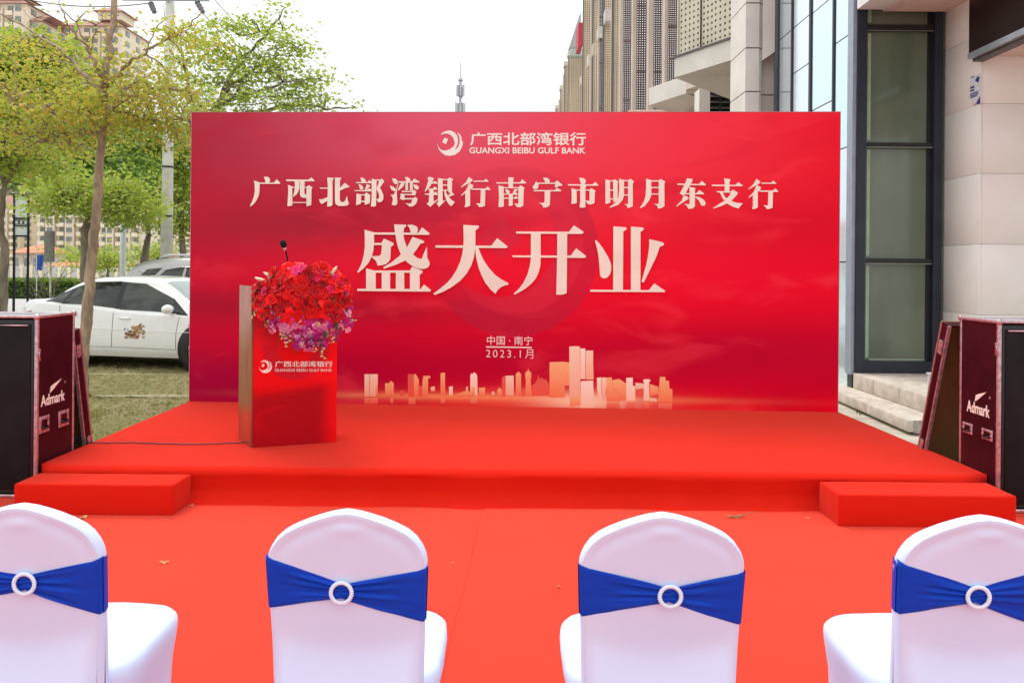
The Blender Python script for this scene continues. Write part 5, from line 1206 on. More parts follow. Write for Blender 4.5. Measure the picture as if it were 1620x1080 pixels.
def make_car(name, label, paint, L, ZT, ZB, HWT, WR, loc, rz, wins, wheels, glassm, extra=None, wr_=.31, sill=.19):
    c = empty(name, loc, rz, label, 'car')
    def S(x, t, s=-1, off=0):
        w_ = spl(HWT, x); zt = spl(ZT, x); zb = min(spl(ZB, x), zt-.02); wr = w_*spl(WR, x)
        pts = [(w_*.90, sill), (w_*.975, sill+.12), (w_, sill+.34), (w_*.985, zb-.06), (w_*.955, zb), (wr + (w_*.955-wr)*.45, zb+(zt-zb)*.52), (wr, zb+(zt-zb)*.86), (wr*.82, zt-(zt-zb)*.02-.006), (wr*.4, zt), (0, zt+.004)]
        q = t*(len(pts)-1); i = min(int(q), len(pts)-2); f = q-i
        def cr(a, b, c_, d): return .5*((2*b)+(-a+c_)*f+(2*a-5*b+4*c_-d)*f*f+(-a+3*b-3*c_+d)*f**3)
        p = [pts[max(0, min(len(pts)-1, k))] for k in (i-1, i, i+1, i+2)]
        y = cr(*[k[0] for k in p]); z = cr(*[k[1] for k in p])
        if off:
            e = 1e-3; a, b = S(x, max(0, t-e), s), S(x, min(1, t+e), s); a2, b2 = S(x-e, t, s), S(x+e, t, s); n = (b-a).cross(b2-a2); n = n.normalized() if n.length > 0 else Vector((0, 0, 1))
            if n.y*s < 0 or (abs(n.y) < .2 and n.z < 0): n = -n
            return Vector((x, s*y, z)) + n*off
        return Vector((x, s*y, z))
    mb = MB()
    for s in (-1, 1): mb.grid(lambda u, v, s=s: S((L*(.5-.5*math.cos(math.pi*u))*.5 + L*u*.5), v, s), 90, 36, flip=(s > 0))
    mb.grid(lambda u, v: S(0, v, -1) if u == 0 else S(0, v, 1), 1, 36); mb.grid(lambda u, v: S(L, v, -1 if u == 0 else 1), 1, 36, flip=True)
    mb.build('body', paint, c, smooth=True)
    MB().box((.25, -.62, .16), (L-.25, .62, sill+.02)).build('underbody', M['black'], c)
    def ft(x, z):       # param t for a height z at station x (search along the side)
        lo, hi = .2, .8
        for _ in range(24):
            m_ = (lo+hi)/2
            if S(x, m_, -1).z < z: lo = m_
            else: hi = m_
        return lo
    def panel(poly, name, m, off=.006, s=-1, par=c, nu=12, nv=6):
        # poly = lower polyline and upper polyline in (x,z)
        lo_, up_ = poly
        def ev(pl, u):
            q = u*(len(pl)-1); i = min(int(q), len(pl)-2); f = q-i; return pl[i][0]+(pl[i+1][0]-pl[i][0])*f, pl[i][1]+(pl[i+1][1]-pl[i][1])*f
        def fn(u, v):
            a, b = ev(lo_, u), ev(up_, u); x, z = a[0]+(b[0]-a[0])*v, a[1]+(b[1]-a[1])*v
            return S(x, ft(x, z), s, off)
        return MB().grid(fn, nu, nv, flip=(s > 0)).build(name, m, par, smooth=True)
    def line(pts_, name, m, r=.004, s=-1):
        P_ = []
        for i in range(len(pts_)-1):
            for k in range(5):
                f = k/5; x, z = pts_[i][0]+(pts_[i+1][0]-pts_[i][0])*f, pts_[i][1]+(pts_[i+1][1]-pts_[i][1])*f; P_.append(S(x, ft(x, z) if z > .45 else ft2(x, z), s, .0005))
        P_.append(S(pts_[-1][0], ft2(*pts_[-1]) if pts_[-1][1] < .45 else ft(*pts_[-1]), s, .0005)); return MB().tube(P_, r, 5).build(name, m, c, smooth=True)
    def ft2(x, z):
        lo, hi = 0, .5
        for _ in range(24):
            m_ = (lo+hi)/2
            if S(x, m_, -1).z < z: lo = m_
            else: hi = m_
        return lo
    for s in (-1, 1):
        for (lo_, up_, nm, m) in wins: panel((lo_, up_), nm, m, .006 if m == glassm else .0045, s)
        for wx in wheels:
            w_ = spl(HWT, wx)
            MB().lathe((wx, s*(w_+.004), wr_+.03), [(0, .0), (wr_+.05, 0), (wr_+.055, -.05 if s < 0 else .05)], 28, axis='y').build('wheel_arch', M['black'], c, smooth=True)
            wh = empty('wheel', (wx, s*(w_-.075), wr_), 0); wh.parent = c
            MB().lathe((0, 0, 0), [(wr_*.62, -.1), (wr_*.95, -.1), (wr_, -.07), (wr_, .07), (wr_*.95, .1), (wr_*.62, .1)], 30, axis='y').build('tyre', M['tyre'], wh, smooth=True)
            rm = MB().lathe((0, 0, 0), [(wr_*.62, -.09), (wr_*.62, .09), (wr_*.56, .095), (wr_*.54, .03)], 26, axis='y')
            for k in range(7):
                a = k*math.tau/7; Rm = Matrix.Rotation(a, 4, 'Y'); rm.box((.03, -s*-.02-.02 + (.05 if s > 0 else -.05), -.02), (wr_*.58, s*.05+.012, .02), Rm)
            rm.lathe((0, 0, 0), [(0, -.08*-s*-1 if False else (-.085 if s > 0 else .085)), (.045, (-.08 if s > 0 else .08)), (.05, 0)], 14, axis='y').build('rim', M['chrome'], wh, smooth=False)
    c['_'] = 0; del c['_']
    if extra: extra(c, S, panel, line, ft)
    return c
WP = mat('white_car_paint', (.93, .95, .96), .22, var=.02, coat=1)
def sedan_extra(c, S, panel, line, ft):
    # windscreen and rear glass across the car
    def cross(x0, x1, t0, name, m):
        def fn(u, v):
            k = (u-.5)*2; s = -1 if k < 0 else 1; x = x0+(x1-x0)*v; tt = 1-abs(k)*(1-t0); return S(x, tt, s, .006)
        MB().grid(fn, 24, 10).build(name, m, c, smooth=True)
    cross(2.42, 3.02, .69, 'windscreen', WSH); cross(.62, 1.12, .71, 'rear_glass', GLASS)
    dk = M['black']; gp_ = mat('panel_gap', (.05, .05, .055), .8)
    line([(1.74, .34), (1.76, .6), (1.77, .84)], 'door_gap', gp_); line([(2.80, .32), (2.82, .6), (2.86, .80)], 'door_gap', gp_); line([(.95, .6), (.86, .7), (.84, .93)], 'door_gap', gp_)
    line([(.98, .33), (1.75, .335), (2.8, .32)], 'sill_line', gp_, .003); line([(.3, .62), (1.5, .60), (2.8, .575), (3.3, .58)], 'body_crease', WP, .006)
    for x, z in ((1.88, .765), (.98, .80)):
        p = S(x, ft(x, z), -1, .018); q = S(x+.17, ft(x+.17, z-.005), -1, .018); MB().tube([p + Vector((0, .02, 0)), p, (p+q)/2 + Vector((0, -.012, 0)), q, q + Vector((0, .02, 0))], .011, 8).build('door_handle', WP, c, smooth=True)
    p = S(2.73, ft(2.73, .88), -1, .0)
    mr_ = MB().ball((0, 0, 0), 1, 16, 12, (.085, .1, .068)).build('wing_mirror', WP, c, smooth=True, loc=p + Vector((-.01, -.13, .03)), rot=(0, 0, .2))
    MB().tube([(0, .06, -.03), (.03, .14, -.05)], .022, 8).build('mirror_foot', dk, mr_)
    MB().box((-.012, -.015, -.008), (.012, .015, .008)).build('side_marker', mat('amber_marker', (.25, .1, .04), .4), c, loc=S(3.03, ft(3.03, .68), -1, .002))
    MB().tube([(1.95, -.2, 1.355), (1.72, -.2, 1.45)], .004, 6).build('aerial', dk, c)
    # tail lamp and bumper line
    panel(([(.03, .66), (.3, .72)], [(.03, .80), (.32, .84)]), 'tail_lamp', mat('tail_lamp_red', (.35, .05, .04), .2), .004)
    # plain brown ink-blot style sticker on the front door
    bx_, bz_ = 2.15, .56; rr = random.Random(5)
    for k in range(70):
        a = rr.uniform(0, math.tau); r_ = rr.uniform(0, 1)**.6; x = bx_+.19*r_*math.cos(a); z = bz_+.115*r_*math.sin(a)+.03*math.cos(a); sz_ = (.07 if k < 9 else .045 if k < 24 else rr.uniform(.008, .03)); r_ = r_*(.45 if k < 9 else .7 if k < 24 else 1.1); x = bx_+.19*r_*math.cos(a); z = bz_+.115*r_*math.sin(a)+.03*math.cos(a)
        p = S(x, ft(x, z), -1, .0025 + .00012*k)
        n = 9; poly = [(p + Vector((sz_*math.cos(j*math.tau/n)*rr.uniform(.6, 1.2), 0, sz_*.7*math.sin(j*math.tau/n)*rr.uniform(.6, 1.2)))) for j in range(n)]
        me_.add(poly, [tuple(range(n))]) if False else stk[(0 if k < 9 else (2, 0)[k % 2] if k < 24 else (1, 1, 0)[k % 3])].add(poly, [tuple(range(n))])
    for i in range(3): tag(stk[i].build('door_sticker', [STK1, STK2, STK3][i], c), kind='stuff')
STK1, STK2, STK3 = mat('sticker_tan', (.48, .27, .13), .5), mat('sticker_brown', (.16, .07, .045), .5), mat('sticker_sand', (.62, .42, .25), .5); stk = [MB(), MB(), MB()]; me_ = MB()
ZT1 = [(0, .72), (.04, .9), (.12, .985), (.3, 1.02), (.58, 1.045), (.8, 1.2), (1.05, 1.315), (1.35, 1.365), (1.8, 1.38), (2.15, 1.365), (2.45, 1.29), (2.75, 1.14), (3.05, .99), (3.3, .945), (3.7, .88), (4.0, .79), (4.12, .68), (4.17, .5)]
ZB1 = [(0, .70), (.3, .95), (.7, .965), (1.2, .94), (2.0, .875), (2.8, .83), (3.1, .83), (3.8, .76), (4.17, .48)]
HW1 = [(0, .66), (.05, .72), (.25, .79), (.7, .835), (1.5, .85), (2.6, .85), (3.3, .845), (3.8, .8), (4.05, .7), (4.17, .55)]
WR1 = [(0, .9), (.4, .86), (.8, .72), (1.3, .68), (2.2, .68), (2.7, .72), (3.05, .86), (3.5, .9), (4.17, .9)]
wins1 = [([(1.86, .885), (2.4, .868), (2.93, .838)], [(1.83, 1.285), (2.15, 1.265), (2.62, 1.07), ], 'side_window', GLASS),
         ([(.90, .955), (1.3, .945), (1.76, .905)], [(1.02, 1.215), (1.25, 1.28), (1.74, 1.295)], 'side_window', GLASS),
         ([(.62, .985), (.84, .965)], [(.82, 1.13), (.955, 1.19)], 'quarter_window', GLASS),
         ([(1.762, .90), (1.858, .89)], [(1.742, 1.288), (1.828, 1.287)], 'window_pillar', M['black']),
         ([(2.80, .83), (3.0, .815)], [(2.63, 1.055), (2.655, 1.06)], 'mirror_triangle', M['black']),
         ([(.842, .958), (.898, .952)], [(.957, 1.19), (1.018, 1.215)], 'window_pillar', M['black']),
         ([(.54, .985), (.615, .98)], [(.76, 1.12), (.815, 1.13)], 'window_pillar', M['black'])]
make_car('white_sedan', 'white sedan with tan sticker on its front door parked behind the slender tree', WP, 4.17, ZT1, ZB1, HW1, WR1, (-7.445, 13.34, 0.0), R(-12), wins1, (.72, 3.2), GLASS, sedan_extra)
GP = mat('silver_suv_paint', (.42, .41, .40), .25, .3, var=.04, coat=1)
def suv_extra(c, S, panel, line, ft):
    for s in (-1, 1): MB().tube([S(.75, .84, s, .02), S(.95, .84, s, .065), S(2.3, .84, s, .065), S(2.55, .84, s, .02)], .02, 8).build('roof_rail', M['white_metal'], c, smooth=True)
    MB().add([S(.0+.3, .9, -1, .01), S(.3, .9, 1, .01), S(.62, .9, 1, .03), S(.62, .9, -1, .03), S(.3, .9, -1, .035), S(.3, .9, 1, .035), S(.62, .9, 1, .05), S(.62, .9, -1, .05)], [(0,1,2,3), (7,6,5,4), (0,4,5,1), (0,3,7,4), (1,5,6,2), (2,6,7,3)]).build('rear_spoiler', M['black'], c)
    def cross(x0, x1, t0, name, m):
        def fn(u, v):
            k = (u-.5)*2; s = -1 if k < 0 else 1; x = x0+(x1-x0)*v; return S(x, 1-abs(k)*(1-t0), s, .006)
        MB().grid(fn, 24, 10).build(name, m, c, smooth=True)
    cross(.12, .42, .72, 'rear_glass', GLASS); cross(2.95, 3.65, .7, 'windscreen', WSH)
    for x in (1.5, 2.55): line([(x, .4), (x+.02, .95)], 'door_gap', M['black'], .004)
    line([(.75, 1.13), (1.3, 1.12), (2.9, 1.08)], 'chrome_trim', M['chrome'], .012); line([(.72, 1.14), (1.05, 1.44), (1.4, 1.5), (2.3, 1.5)], 'chrome_trim', M['chrome'], .012)
ZT2 = [(0, .8), (.03, 1.05), (.12, 1.2), (.35, 1.52), (.55, 1.63), (1.0, 1.69), (1.8, 1.71), (2.5, 1.67), (2.9, 1.58), (3.3, 1.36), (3.65, 1.13), (4.1, 1.06), (4.5, .95), (4.66, .7), (4.7, .55)]
ZB2 = [(0, .8), (.2, 1.12), (1, 1.1), (2.5, 1.05), (3.6, 1.0), (4.3, .92), (4.7, .5)]
HW2 = [(0, .8), (.1, .86), (.5, .92), (2, .93), (3.6, .93), (4.3, .88), (4.6, .75), (4.7, .6)]
WR2 = [(0, .88), (.5, .78), (1.5, .76), (3.0, .76), (3.7, .88), (4.7, .9)]
wins2 = [([(.8, 1.14), (1.45, 1.125)], [(1.12, 1.45), (1.5, 1.5)], 'side_window', GLASS), ([(1.53, 1.12), (2.48, 1.085)], [(1.55, 1.5), (2.45, 1.49)], 'side_window', GLASS), ([(2.56, 1.08), (3.4, 1.04)], [(2.53, 1.48), (2.95, 1.34)], 'side_window', GLASS),
         ([(.42, 1.16), (.72, 1.145)], [(.7, 1.45), (1.02, 1.48)], 'quarter_window', GLASS)]
sv = P(190, 430, 17.0)
make_car('silver_suv', 'silver grey suv with roof rails parked behind the white sedan', GP, 4.7, ZT2, ZB2, HW2, WR2, (sv.x+.1, 17.6, .012), R(-8), wins2, (.85, 3.75), GLASS, suv_extra, .35, .24)

# ------------------------------------------------------------------ lamp, poles, sign
LY = 18.0; lx0, lx1 = PX(20, LY), PX(46.5, LY); lz = lambda py: PZ(33, py, LY); lw_ = (lx1-lx0)*.72
lamp = empty('garden_lamp', ((lx0+lx1)/2, LY, .012), R(28), 'tall black four legged garden lamp with frosted white lantern at the far left', 'lamp')
BLK = mat('black_lamp_paint', (.01, .011, .013), .45, .4); FRO = mat('frosted_lamp_glass', (.72, .8, .78), .4, var=.04)
a_ = lw_/2; zt_, z1_, z2_, z3_ = lz(311.5)-.012, lz(347)-.012, lz(358.5)-.012, lz(372.5)-.012
for sx in (-1, 1):
    for sy in (-1, 1): MB().box((sx*a_-.018, sy*a_-.018, 0), (sx*a_+.018, sy*a_+.018, zt_)).build('leg', BLK, lamp)
for z, h_ in ((zt_, .03), (z1_, .03), (z2_, .02), (z3_-.03, .03)): MB().box((-a_-.024, -a_-.024, z), (a_+.024, a_+.024, z+h_)).build('band', BLK, lamp)
MB().box((-a_-.06, -a_-.06, zt_+.031), (a_+.06, a_+.06, zt_+.05)).build('roof', BLK, lamp)
MB().box((-a_+.005, -a_+.005, z1_+.031), (a_-.005, a_-.005, zt_-.001)).build('lantern_glass', FRO, lamp)
MB().box((-a_+.005, -a_+.005, z3_+.001), (a_-.005, a_-.005, z1_-.001)).build('lantern_glass', FRO, lamp)
for ax in range(4):
    m_ = MB(); zc_ = (z1_+z2_)/2+.01
    for k in (-1, 0, 1):
        m_.tube([(k*a_*.62+math.cos(t*.7)*.055, -a_-.002, zc_+math.sin(t*.7)*.05) for t in range(10)], .008, 5)
    m_.build('scroll_ornament', BLK, lamp, rot=(0, 0, ax*math.pi/2))
for z in (.4,): MB().box((-a_-.02, -a_-.02, z), (a_+.02, a_+.02, z+.03)).build('band', BLK, lamp)

py0 = P(264, 400, 20); up_ = empty('utility_pole', (py0.x, py0.y, .012), 0, 'thick grey concrete utility pole with crossarm and insulators rising behind the silver suv', 'pole')
top = P(269.5, -30, 20); lean_ = top - Vector((py0.x, py0.y, 0))
b_ = P(262, 500, 20)
MB().tube([(b_.x-py0.x, 0, 0), (lean_.x, 0, top.z)], .155, 18, r1=.1).build('shaft', M['concrete'], up_, smooth=True)
zc_ = PZ(270, 2, 20); MB().box((-1.1+lean_.x, -.17, zc_-.05), (1.0+lean_.x, -.11, zc_+.06)).build('crossarm', mat('galvanised', (.38, .4, .44), .5, .5), up_)
INS = mat('brown_insulator', (.12, .1, .1), .3)
for (a, b) in (((238, 5), (245, 22)), ((311, 3), (322, 22))):
    p, q = P(*a, 19.9)-Vector((py0.x, py0.y, 0)), P(*b, 19.7)-Vector((py0.x, py0.y, 0)); MB().tube([p.lerp(q, k/8) for k in range(9)], [.03, .07, .03, .07, .03, .07, .03, .06, .02], 12).build('insulator', INS, up_, smooth=True)
for k in range(4): MB().lathe((b_.x-py0.x, 0, 1.5+k*1.2), [(.158, 0), (.162, .005), (.162, .035), (.158, .04)], 18).build('band_clamp', M['dark_metal'], up_)
wr = MB()
def wire(mb, p, q, sag, r=.012, n=14): mb.tube([p.lerp(q, k/n) - Vector((0, 0, sag*4*(k/n)*(1-k/n))) for k in range(n+1)], r, 5)
for (a, b, s_, lab) in (((322, 22, 19.7), (600, 330, 60), .1, 'lower black power wire running down to the right from the right insulator'), ((336, -4, 19.8), (560, 240, 60), .1, 'upper black power wire running right from the crossarm toward the tree crown'), ((238, 5, 19.9), (-60, -30, 20), .3, 'thin black power wire leaving the crossarm to the left')):
    m_ = MB(); wire(m_, P(*a), P(*b), s_, .009 if s_ < .2 else .012); tag(m_.build('power_wire', M['black']), lab, 'wire', 'power wires at the utility pole')
pp = P(194.5, 400, 30); w2 = empty('white_pole', (pp.x, pp.y, .012), 0, 'thin white round pole between the tree trunks behind the white sedan roof', 'pole')
MB().tube([(0, 0, 0), (0, 0, PZ(194, 330, 30))], .115, 14, r1=.1).build('shaft', mat('white_pole_paint', (.62, .64, .6), .5, var=.06), w2, smooth=True)
MB().lathe((0, 0, 0), [(.2, 0), (.2, .05), (.12, .08)], 14).build('foot_plate', M['concrete'], w2)
sgn = P(78, 415, 25); sb = empty('grey_sign', (sgn.x, sgn.y, .012), R(-12), 'plain grey rectangular sign back on a thin post left of the tree trunk', 'sign')
o = MB().box((-.17, -.03, PZ(78, 415, 25)), (.17, .03, PZ(78, 366, 25))).build('board', mat('grey_sign_back', (.2, .19, .16), .7, var=.15), sb); bevel(o, .02)
MB().tube([(0, .05, 0), (0, .05, PZ(78, 370, 25))], .03, 8).build('post', M['concrete'], sb)
bl = P(64, 411, 27); o = empty('blue_flag', (bl.x, bl.y, .012), 0, 'small folded blue flag hanging on a thin pole behind the black lamp legs', 'flag')
MB().tube([(-.12, 0, 0), (-.12, 0, 2.2)], .015, 6).build('flag_pole', M['white_metal'], o)
MB().grid(lambda u, v: Vector((-.11+.26*u*(1-.3*v), .04*math.sin(u*12), PZ(64, 404, 27)-.5*v)), 10, 6).build('cloth', mat('blue_cloth', (.05, .13, .5), .7), o, smooth=True)
rl = P(273.5, 403.5, 30); o = empty('red_lantern', tuple(rl), 0, 'small round red lantern visible just right of the utility pole above the silver suv', 'lantern')
MB().ball((0, 0, 0), 1, 16, 12, (.11, .11, .075)).build('shade', mat('lantern_red', (.75, .01, .02), .5), o, smooth=True)
MB().tube([(0, 0, .07), (0, 0, .14)], .01, 6).tube([(0, 0, -.07), (0, 0, -rl.z+.012)], .012, 6).build('stem', M['dark_metal'], o)

# ------------------------------------------------------------------ hedge
mb = MB(); hr = random.Random(8)
def leafq(mb, p, L, rn, flat=.0, w_=.42):
    d = Vector((rn.gauss(0, 1), rn.gauss(0, 1), rn.gauss(0, 1)*(1-flat))).normalized(); s = d.cross(Vector((rn.gauss(0, .5), rn.gauss(0, .5), 1))).normalized()*L*w_
    b = p; m_ = p + d*L*.55; t = p + d*L; up_ = d.cross(s).normalized()*L*.08
    n = len(mb.v); mb.v += [tuple(b), tuple(m_+s+up_), tuple(t), tuple(m_-s+up_)]; mb.f += [(n, n+1, n+2), (n, n+2, n+3)]
hx0, hx1 = PX(-60, 38), PX(300, 38)
for i in range(26000):
    x = hr.uniform(hx0, hx1); y = hr.uniform(37.2, 39); z = hr.uniform(.0, .84) ; z = z if hr.random() < .5 else hr.uniform(.68, .86)
    leafq(mb, Vector((x, y, z)), .1, hr)
hd_ = empty('hedge', ((hx0+hx1)/2, 38, 0), 0, 'long low clipped green hedge behind the parking area', 'hedge')
o = mb.build('foliage', leaf_mat('hedge_leaves', [(.09, .17, .02), (.16, .28, .03), (.06, .12, .02)], .5, .3), hd_); o.location = -hd_.location; tag(o, kind='stuff')
MB().box((hx0, 37.35, 0), (hx1, 38.8, .75)).build('core', mat('hedge_core', (.02, .04, .01), 1), hd_).location = -hd_.location

# ------------------------------------------------------------------ trees
def crown_leaves(mb, clumps, n, L, rn, spread=(.22, .22, .07), flat=.45):
    for c_ in clumps:
        k = int(n*rn.uniform(.5, 1.4)); s = rn.uniform(.7, 1.3)
        for _ in range(k):
            p = c_ + Vector((rn.gauss(0, spread[0])*s, rn.gauss(0, spread[1])*s, rn.gauss(0, spread[2])*s)); leafq(mb, p, L*rn.uniform(.6, 1.3), rn, flat)
def near_pt(paths, p):
    best, bq = 1e9, None
    for path in paths:
        for q in path:
            d = (q-p).length + .6*max(0, q.z-p.z)
            if d < best: best, bq = d, q
    return bq
def limb(mb, a, b, r0, r1, rn, kink=.12, n=7):
    d = b-a; L = d.length; pts = []
    for k in range(n+1):
        t = k/n; j = Vector((rn.gauss(0, 1), rn.gauss(0, 1), rn.gauss(0, .6)))*kink*L*.28*math.sin(math.pi*t); pts.append(a + d*t + j + Vector((0, 0, -.12*L*math.sin(math.pi*t)*(-.6))))
    mb.tube(pts, r0, 7, r1=r1); return pts
def tree(name, label, trunk, rad, blobs, leafm, n, L, barkm, seed, branches=(), twig=.35, spread=(.22, .22, .07), flat=.45, rbr=.05, group='trees on the left side', radii=None, mult=1.0, brs=1.0):
    """trunk: list of points; blobs: (px,py,Y,rx_px,rz_px,ry_m,count)"""
    rn = random.Random(seed); o_ = Vector((trunk[0].x, trunk[0].y, 0)); t = empty(name, tuple(o_), 0, label, 'tree', group)
    mb = MB(); n_ = len(trunk); dense = []
    for i in range(n_-1):
        for k in range(5): f = k/5; dense.append(trunk[i].lerp(trunk[i+1], f) + Vector((rn.gauss(0, .006), rn.gauss(0, .006), 0)))
    dense.append(trunk[-1]); mb.tube([p-o_ for p in dense], [rad*(1-.55*i/(len(dense)-1))*(1+.05*noise.noise(p*3)) + (rad*.5*max(0, 1-i/4)**2) for i, p in enumerate(dense)], 14)
    paths = [dense[len(dense)//2:]]; bm_ = MB()
    for br in branches:
        pts, r0, r1 = br; m_ = []
        for i in range(len(pts)-1):
            for k in range(4): m_.append(pts[i].lerp(pts[i+1], k/4) + Vector((rn.gauss(0, .012), rn.gauss(0, .02), rn.gauss(0, .012))))
        m_.append(pts[-1]); bm_.tube([p-o_ for p in m_], r0*brs, 8, r1=r1*brs); paths.append(m_)
    lf = MB()
    for (px, py, Y, rx, rz, ry, cnt) in blobs:
        c_ = P(px, py, Y); rxm, rzm = rx*Y/F, rz*Y/F
        if not branches:
            a = near_pt(paths[:1], c_); paths.append(limb(bm_, a-o_, c_-o_, rbr, rbr*.3, rn)); paths[-1] = [q+o_ for q in paths[-1]]
        cl = []
        for _ in range(int(cnt*mult)):
            while True:
                v = Vector((rn.uniform(-1, 1), rn.uniform(-1, 1), rn.uniform(-1, 1)))
                if .15 < v.length < 1: break
            p = c_ + Vector((v.x*rxm, v.y*ry, v.z*rzm)); cl.append(p)
            if rn.random() < twig:
                a = near_pt(paths, p)
                if (a-p).length < 2.2: q = limb(bm_, a-o_, p-o_, .011 + .006*(a-p).length, .004, rn, .2, 5)
        crown_leaves(lf, [c-o_ for c in cl], n, L, rn, spread, flat)
    mb.build('trunk', barkm, t, smooth=True); bm_.build('branches', barkm, t, smooth=True)
    tag(lf.build('crown', leafm, t), kind='stuff'); return t
AUT = leaf_mat('olive_autumn_leaves', [(0.27, 0.36, 0.04), (0.49, 0.54, 0.08), (0.57, 0.51, 0.11), (0.38, 0.45, 0.06), (0.62, 0.43, 0.11), (0.74, 0.41, 0.06), (0.34, 0.45, 0.06)], .5, .5)
LIME = leaf_mat('lime_leaves', [(.33, .46, .07), (.45, .58, .09), (.24, .36, .06), (.5, .55, .12), (.36, .5, .07)], .45, .5)
DKG = leaf_mat('dark_green_leaves', [(0.07, 0.16, 0.03), (0.14, 0.26, 0.04), (0.22, 0.36, 0.05), (0.09, 0.20, 0.04)], .45, .4)
MIX = leaf_mat('mixed_green_leaves', [(0.18, 0.31, 0.04), (0.38, 0.49, 0.06), (0.49, 0.51, 0.09), (0.22, 0.35, 0.04), (0.46, 0.41, 0.09)], .5, .5)
def pl(Y, *pts): return [P(a, b, Y if len(q) == 0 else Y+q[0]) for a, b, *q in pts]
T0 = P(128, 640, 9.5); T0.z = 0
trunk1 = [T0] + pl(9.5, (131, 560), (137, 500), (141, 450), (146, 400), (151, 350), (156, 300), (157, 268), (160, 230), (163, 200), (165, 170), (166, 145))
br1 = [(pl(9.5, (164, 160), (158, 118, -.1), (150, 95, -.2), (137, 75, -.3), (112, 45, -.4), (96, 15, -.5)), .045, .008), (pl(9.5, (160, 150), (135, 118, .1), (105, 88, .2), (62, 56, .3), (0, 20, .4), (-40, 0, .5)), .045, .008),
       (pl(9.5, (166, 150), (166, 110), (172, 80), (177, 40), (181, -10), (185, -60)), .062, .045), (pl(9.5, (169, 138), (195, 108, -.1), (226, 85, -.2), (265, 60, -.3), (300, 40, -.3), (322, 12, -.4)), .036, .006),
       (pl(9.5, (167, 180), (196, 160, .1), (216, 146, .2), (262, 138, .4), (320, 150, .6)), .04, .008), (pl(9.5, (159, 218), (146, 192, -.1), (138, 182, -.2), (90, 176, -.4), (20, 165, -.5)), .034, .007),
       (pl(9.5, (158, 205), (150, 185), (125, 160, -.3), (112, 130, -.5)), .016, .005), (pl(9.5, (168, 185), (178, 165, -.2), (190, 145, -.3)), .014, .005), (pl(9.5, (170, 175), (205, 180, .4), (250, 195, .8), (300, 190, 1.0)), .03, .007),
       (pl(9.5, (140, 80, -.25), (150, 50, -.4), (160, 28, -.5), (168, 5, -.5)), .014, .004), (pl(9.5, (135, 62, -.3), (112, 30, -.4), (94, 5, -.5), (99, -10, -.5)), .012, .004), (pl(9.5, (232, 82, -.2), (240, 55, -.2), (258, 30, -.2), (262, 5, -.2)), .014, .004),
       (pl(9.5, (80, 70, .3), (60, 40, .5), (30, 10, .6)), .014, .004), (pl(9.5, (158, 210), (110, 215, .6), (60, 225, 1)), .025, .006)]
bl1 = [(45, 95, 9.8, 75, 32, .9, 40), (110, 120, 9.6, 65, 28, .9, 22), (40, 160, 9.6, 85, 28, 1, 60), (115, 185, 9.4, 75, 30, 1, 64), (215, 120, 9.8, 62, 32, .9, 44), (262, 150, 9.9, 60, 32, 1, 60), (215, 180, 9.7, 75, 28, 1, 62),
       (70, 225, 10.2, 90, 26, 1.0, 58), (240, 215, 10.3, 65, 24, 1, 38), (300, 70, 9.3, 40, 36, .6, 26), (150, 60, 9.4, 60, 40, .5, 5)]
tree('slender_tree', 'slender leaning tree with sparse olive and yellow leaves in front of the white sedan', trunk1, .07, bl1, AUT, 25, .05, M['bark'], 21, br1, .4, (.17, .17, .05), .4, brs=.68)
T2 = P(345, 560, 12.5); T2.z = 0
trunk2 = [T2] + pl(12.5, (345, 450), (343, 350), (340, 270), (338, 225), (335, 200))
br2 = [(pl(12.5, (335, 205), (370, 182, .1), (420, 174, .2), (480, 166, .2), (530, 172, .2), (562, 170, .2)), .05, .008), (pl(12.5, (335, 205), (345, 165), (365, 120, .2), (400, 80, .3), (440, 35, .3), (452, 12, .3)), .05, .008),
       (pl(12.5, (335, 205), (310, 175), (300, 140), (290, 100), (285, 50)), .04, .008), (pl(12.5, (345, 165), (390, 150, -.3), (450, 130, -.4), (505, 125, -.5)), .035, .006), (pl(12.5, (350, 150), (380, 125), (430, 92, .4), (480, 75, .5)), .03, .006), (pl(12.5, (360, 185), (420, 195, .5), (500, 195, .8)), .03, .006)]
br2 += [(pl(12.5, (x-rx*.9, y+rz*.6, .1), (x, y+2), (x+rx, y-2, -.1)), .012, .003) for x, y, rx, rz in ((413,89,56,7),(391,107,66,7),(435,111,42,6),(413,127,74,7),(424,151,66,6),(391,164,68,6),(458,73,36,6),(411,51,36,6),(480,153,30,5),(480,171,34,4))]
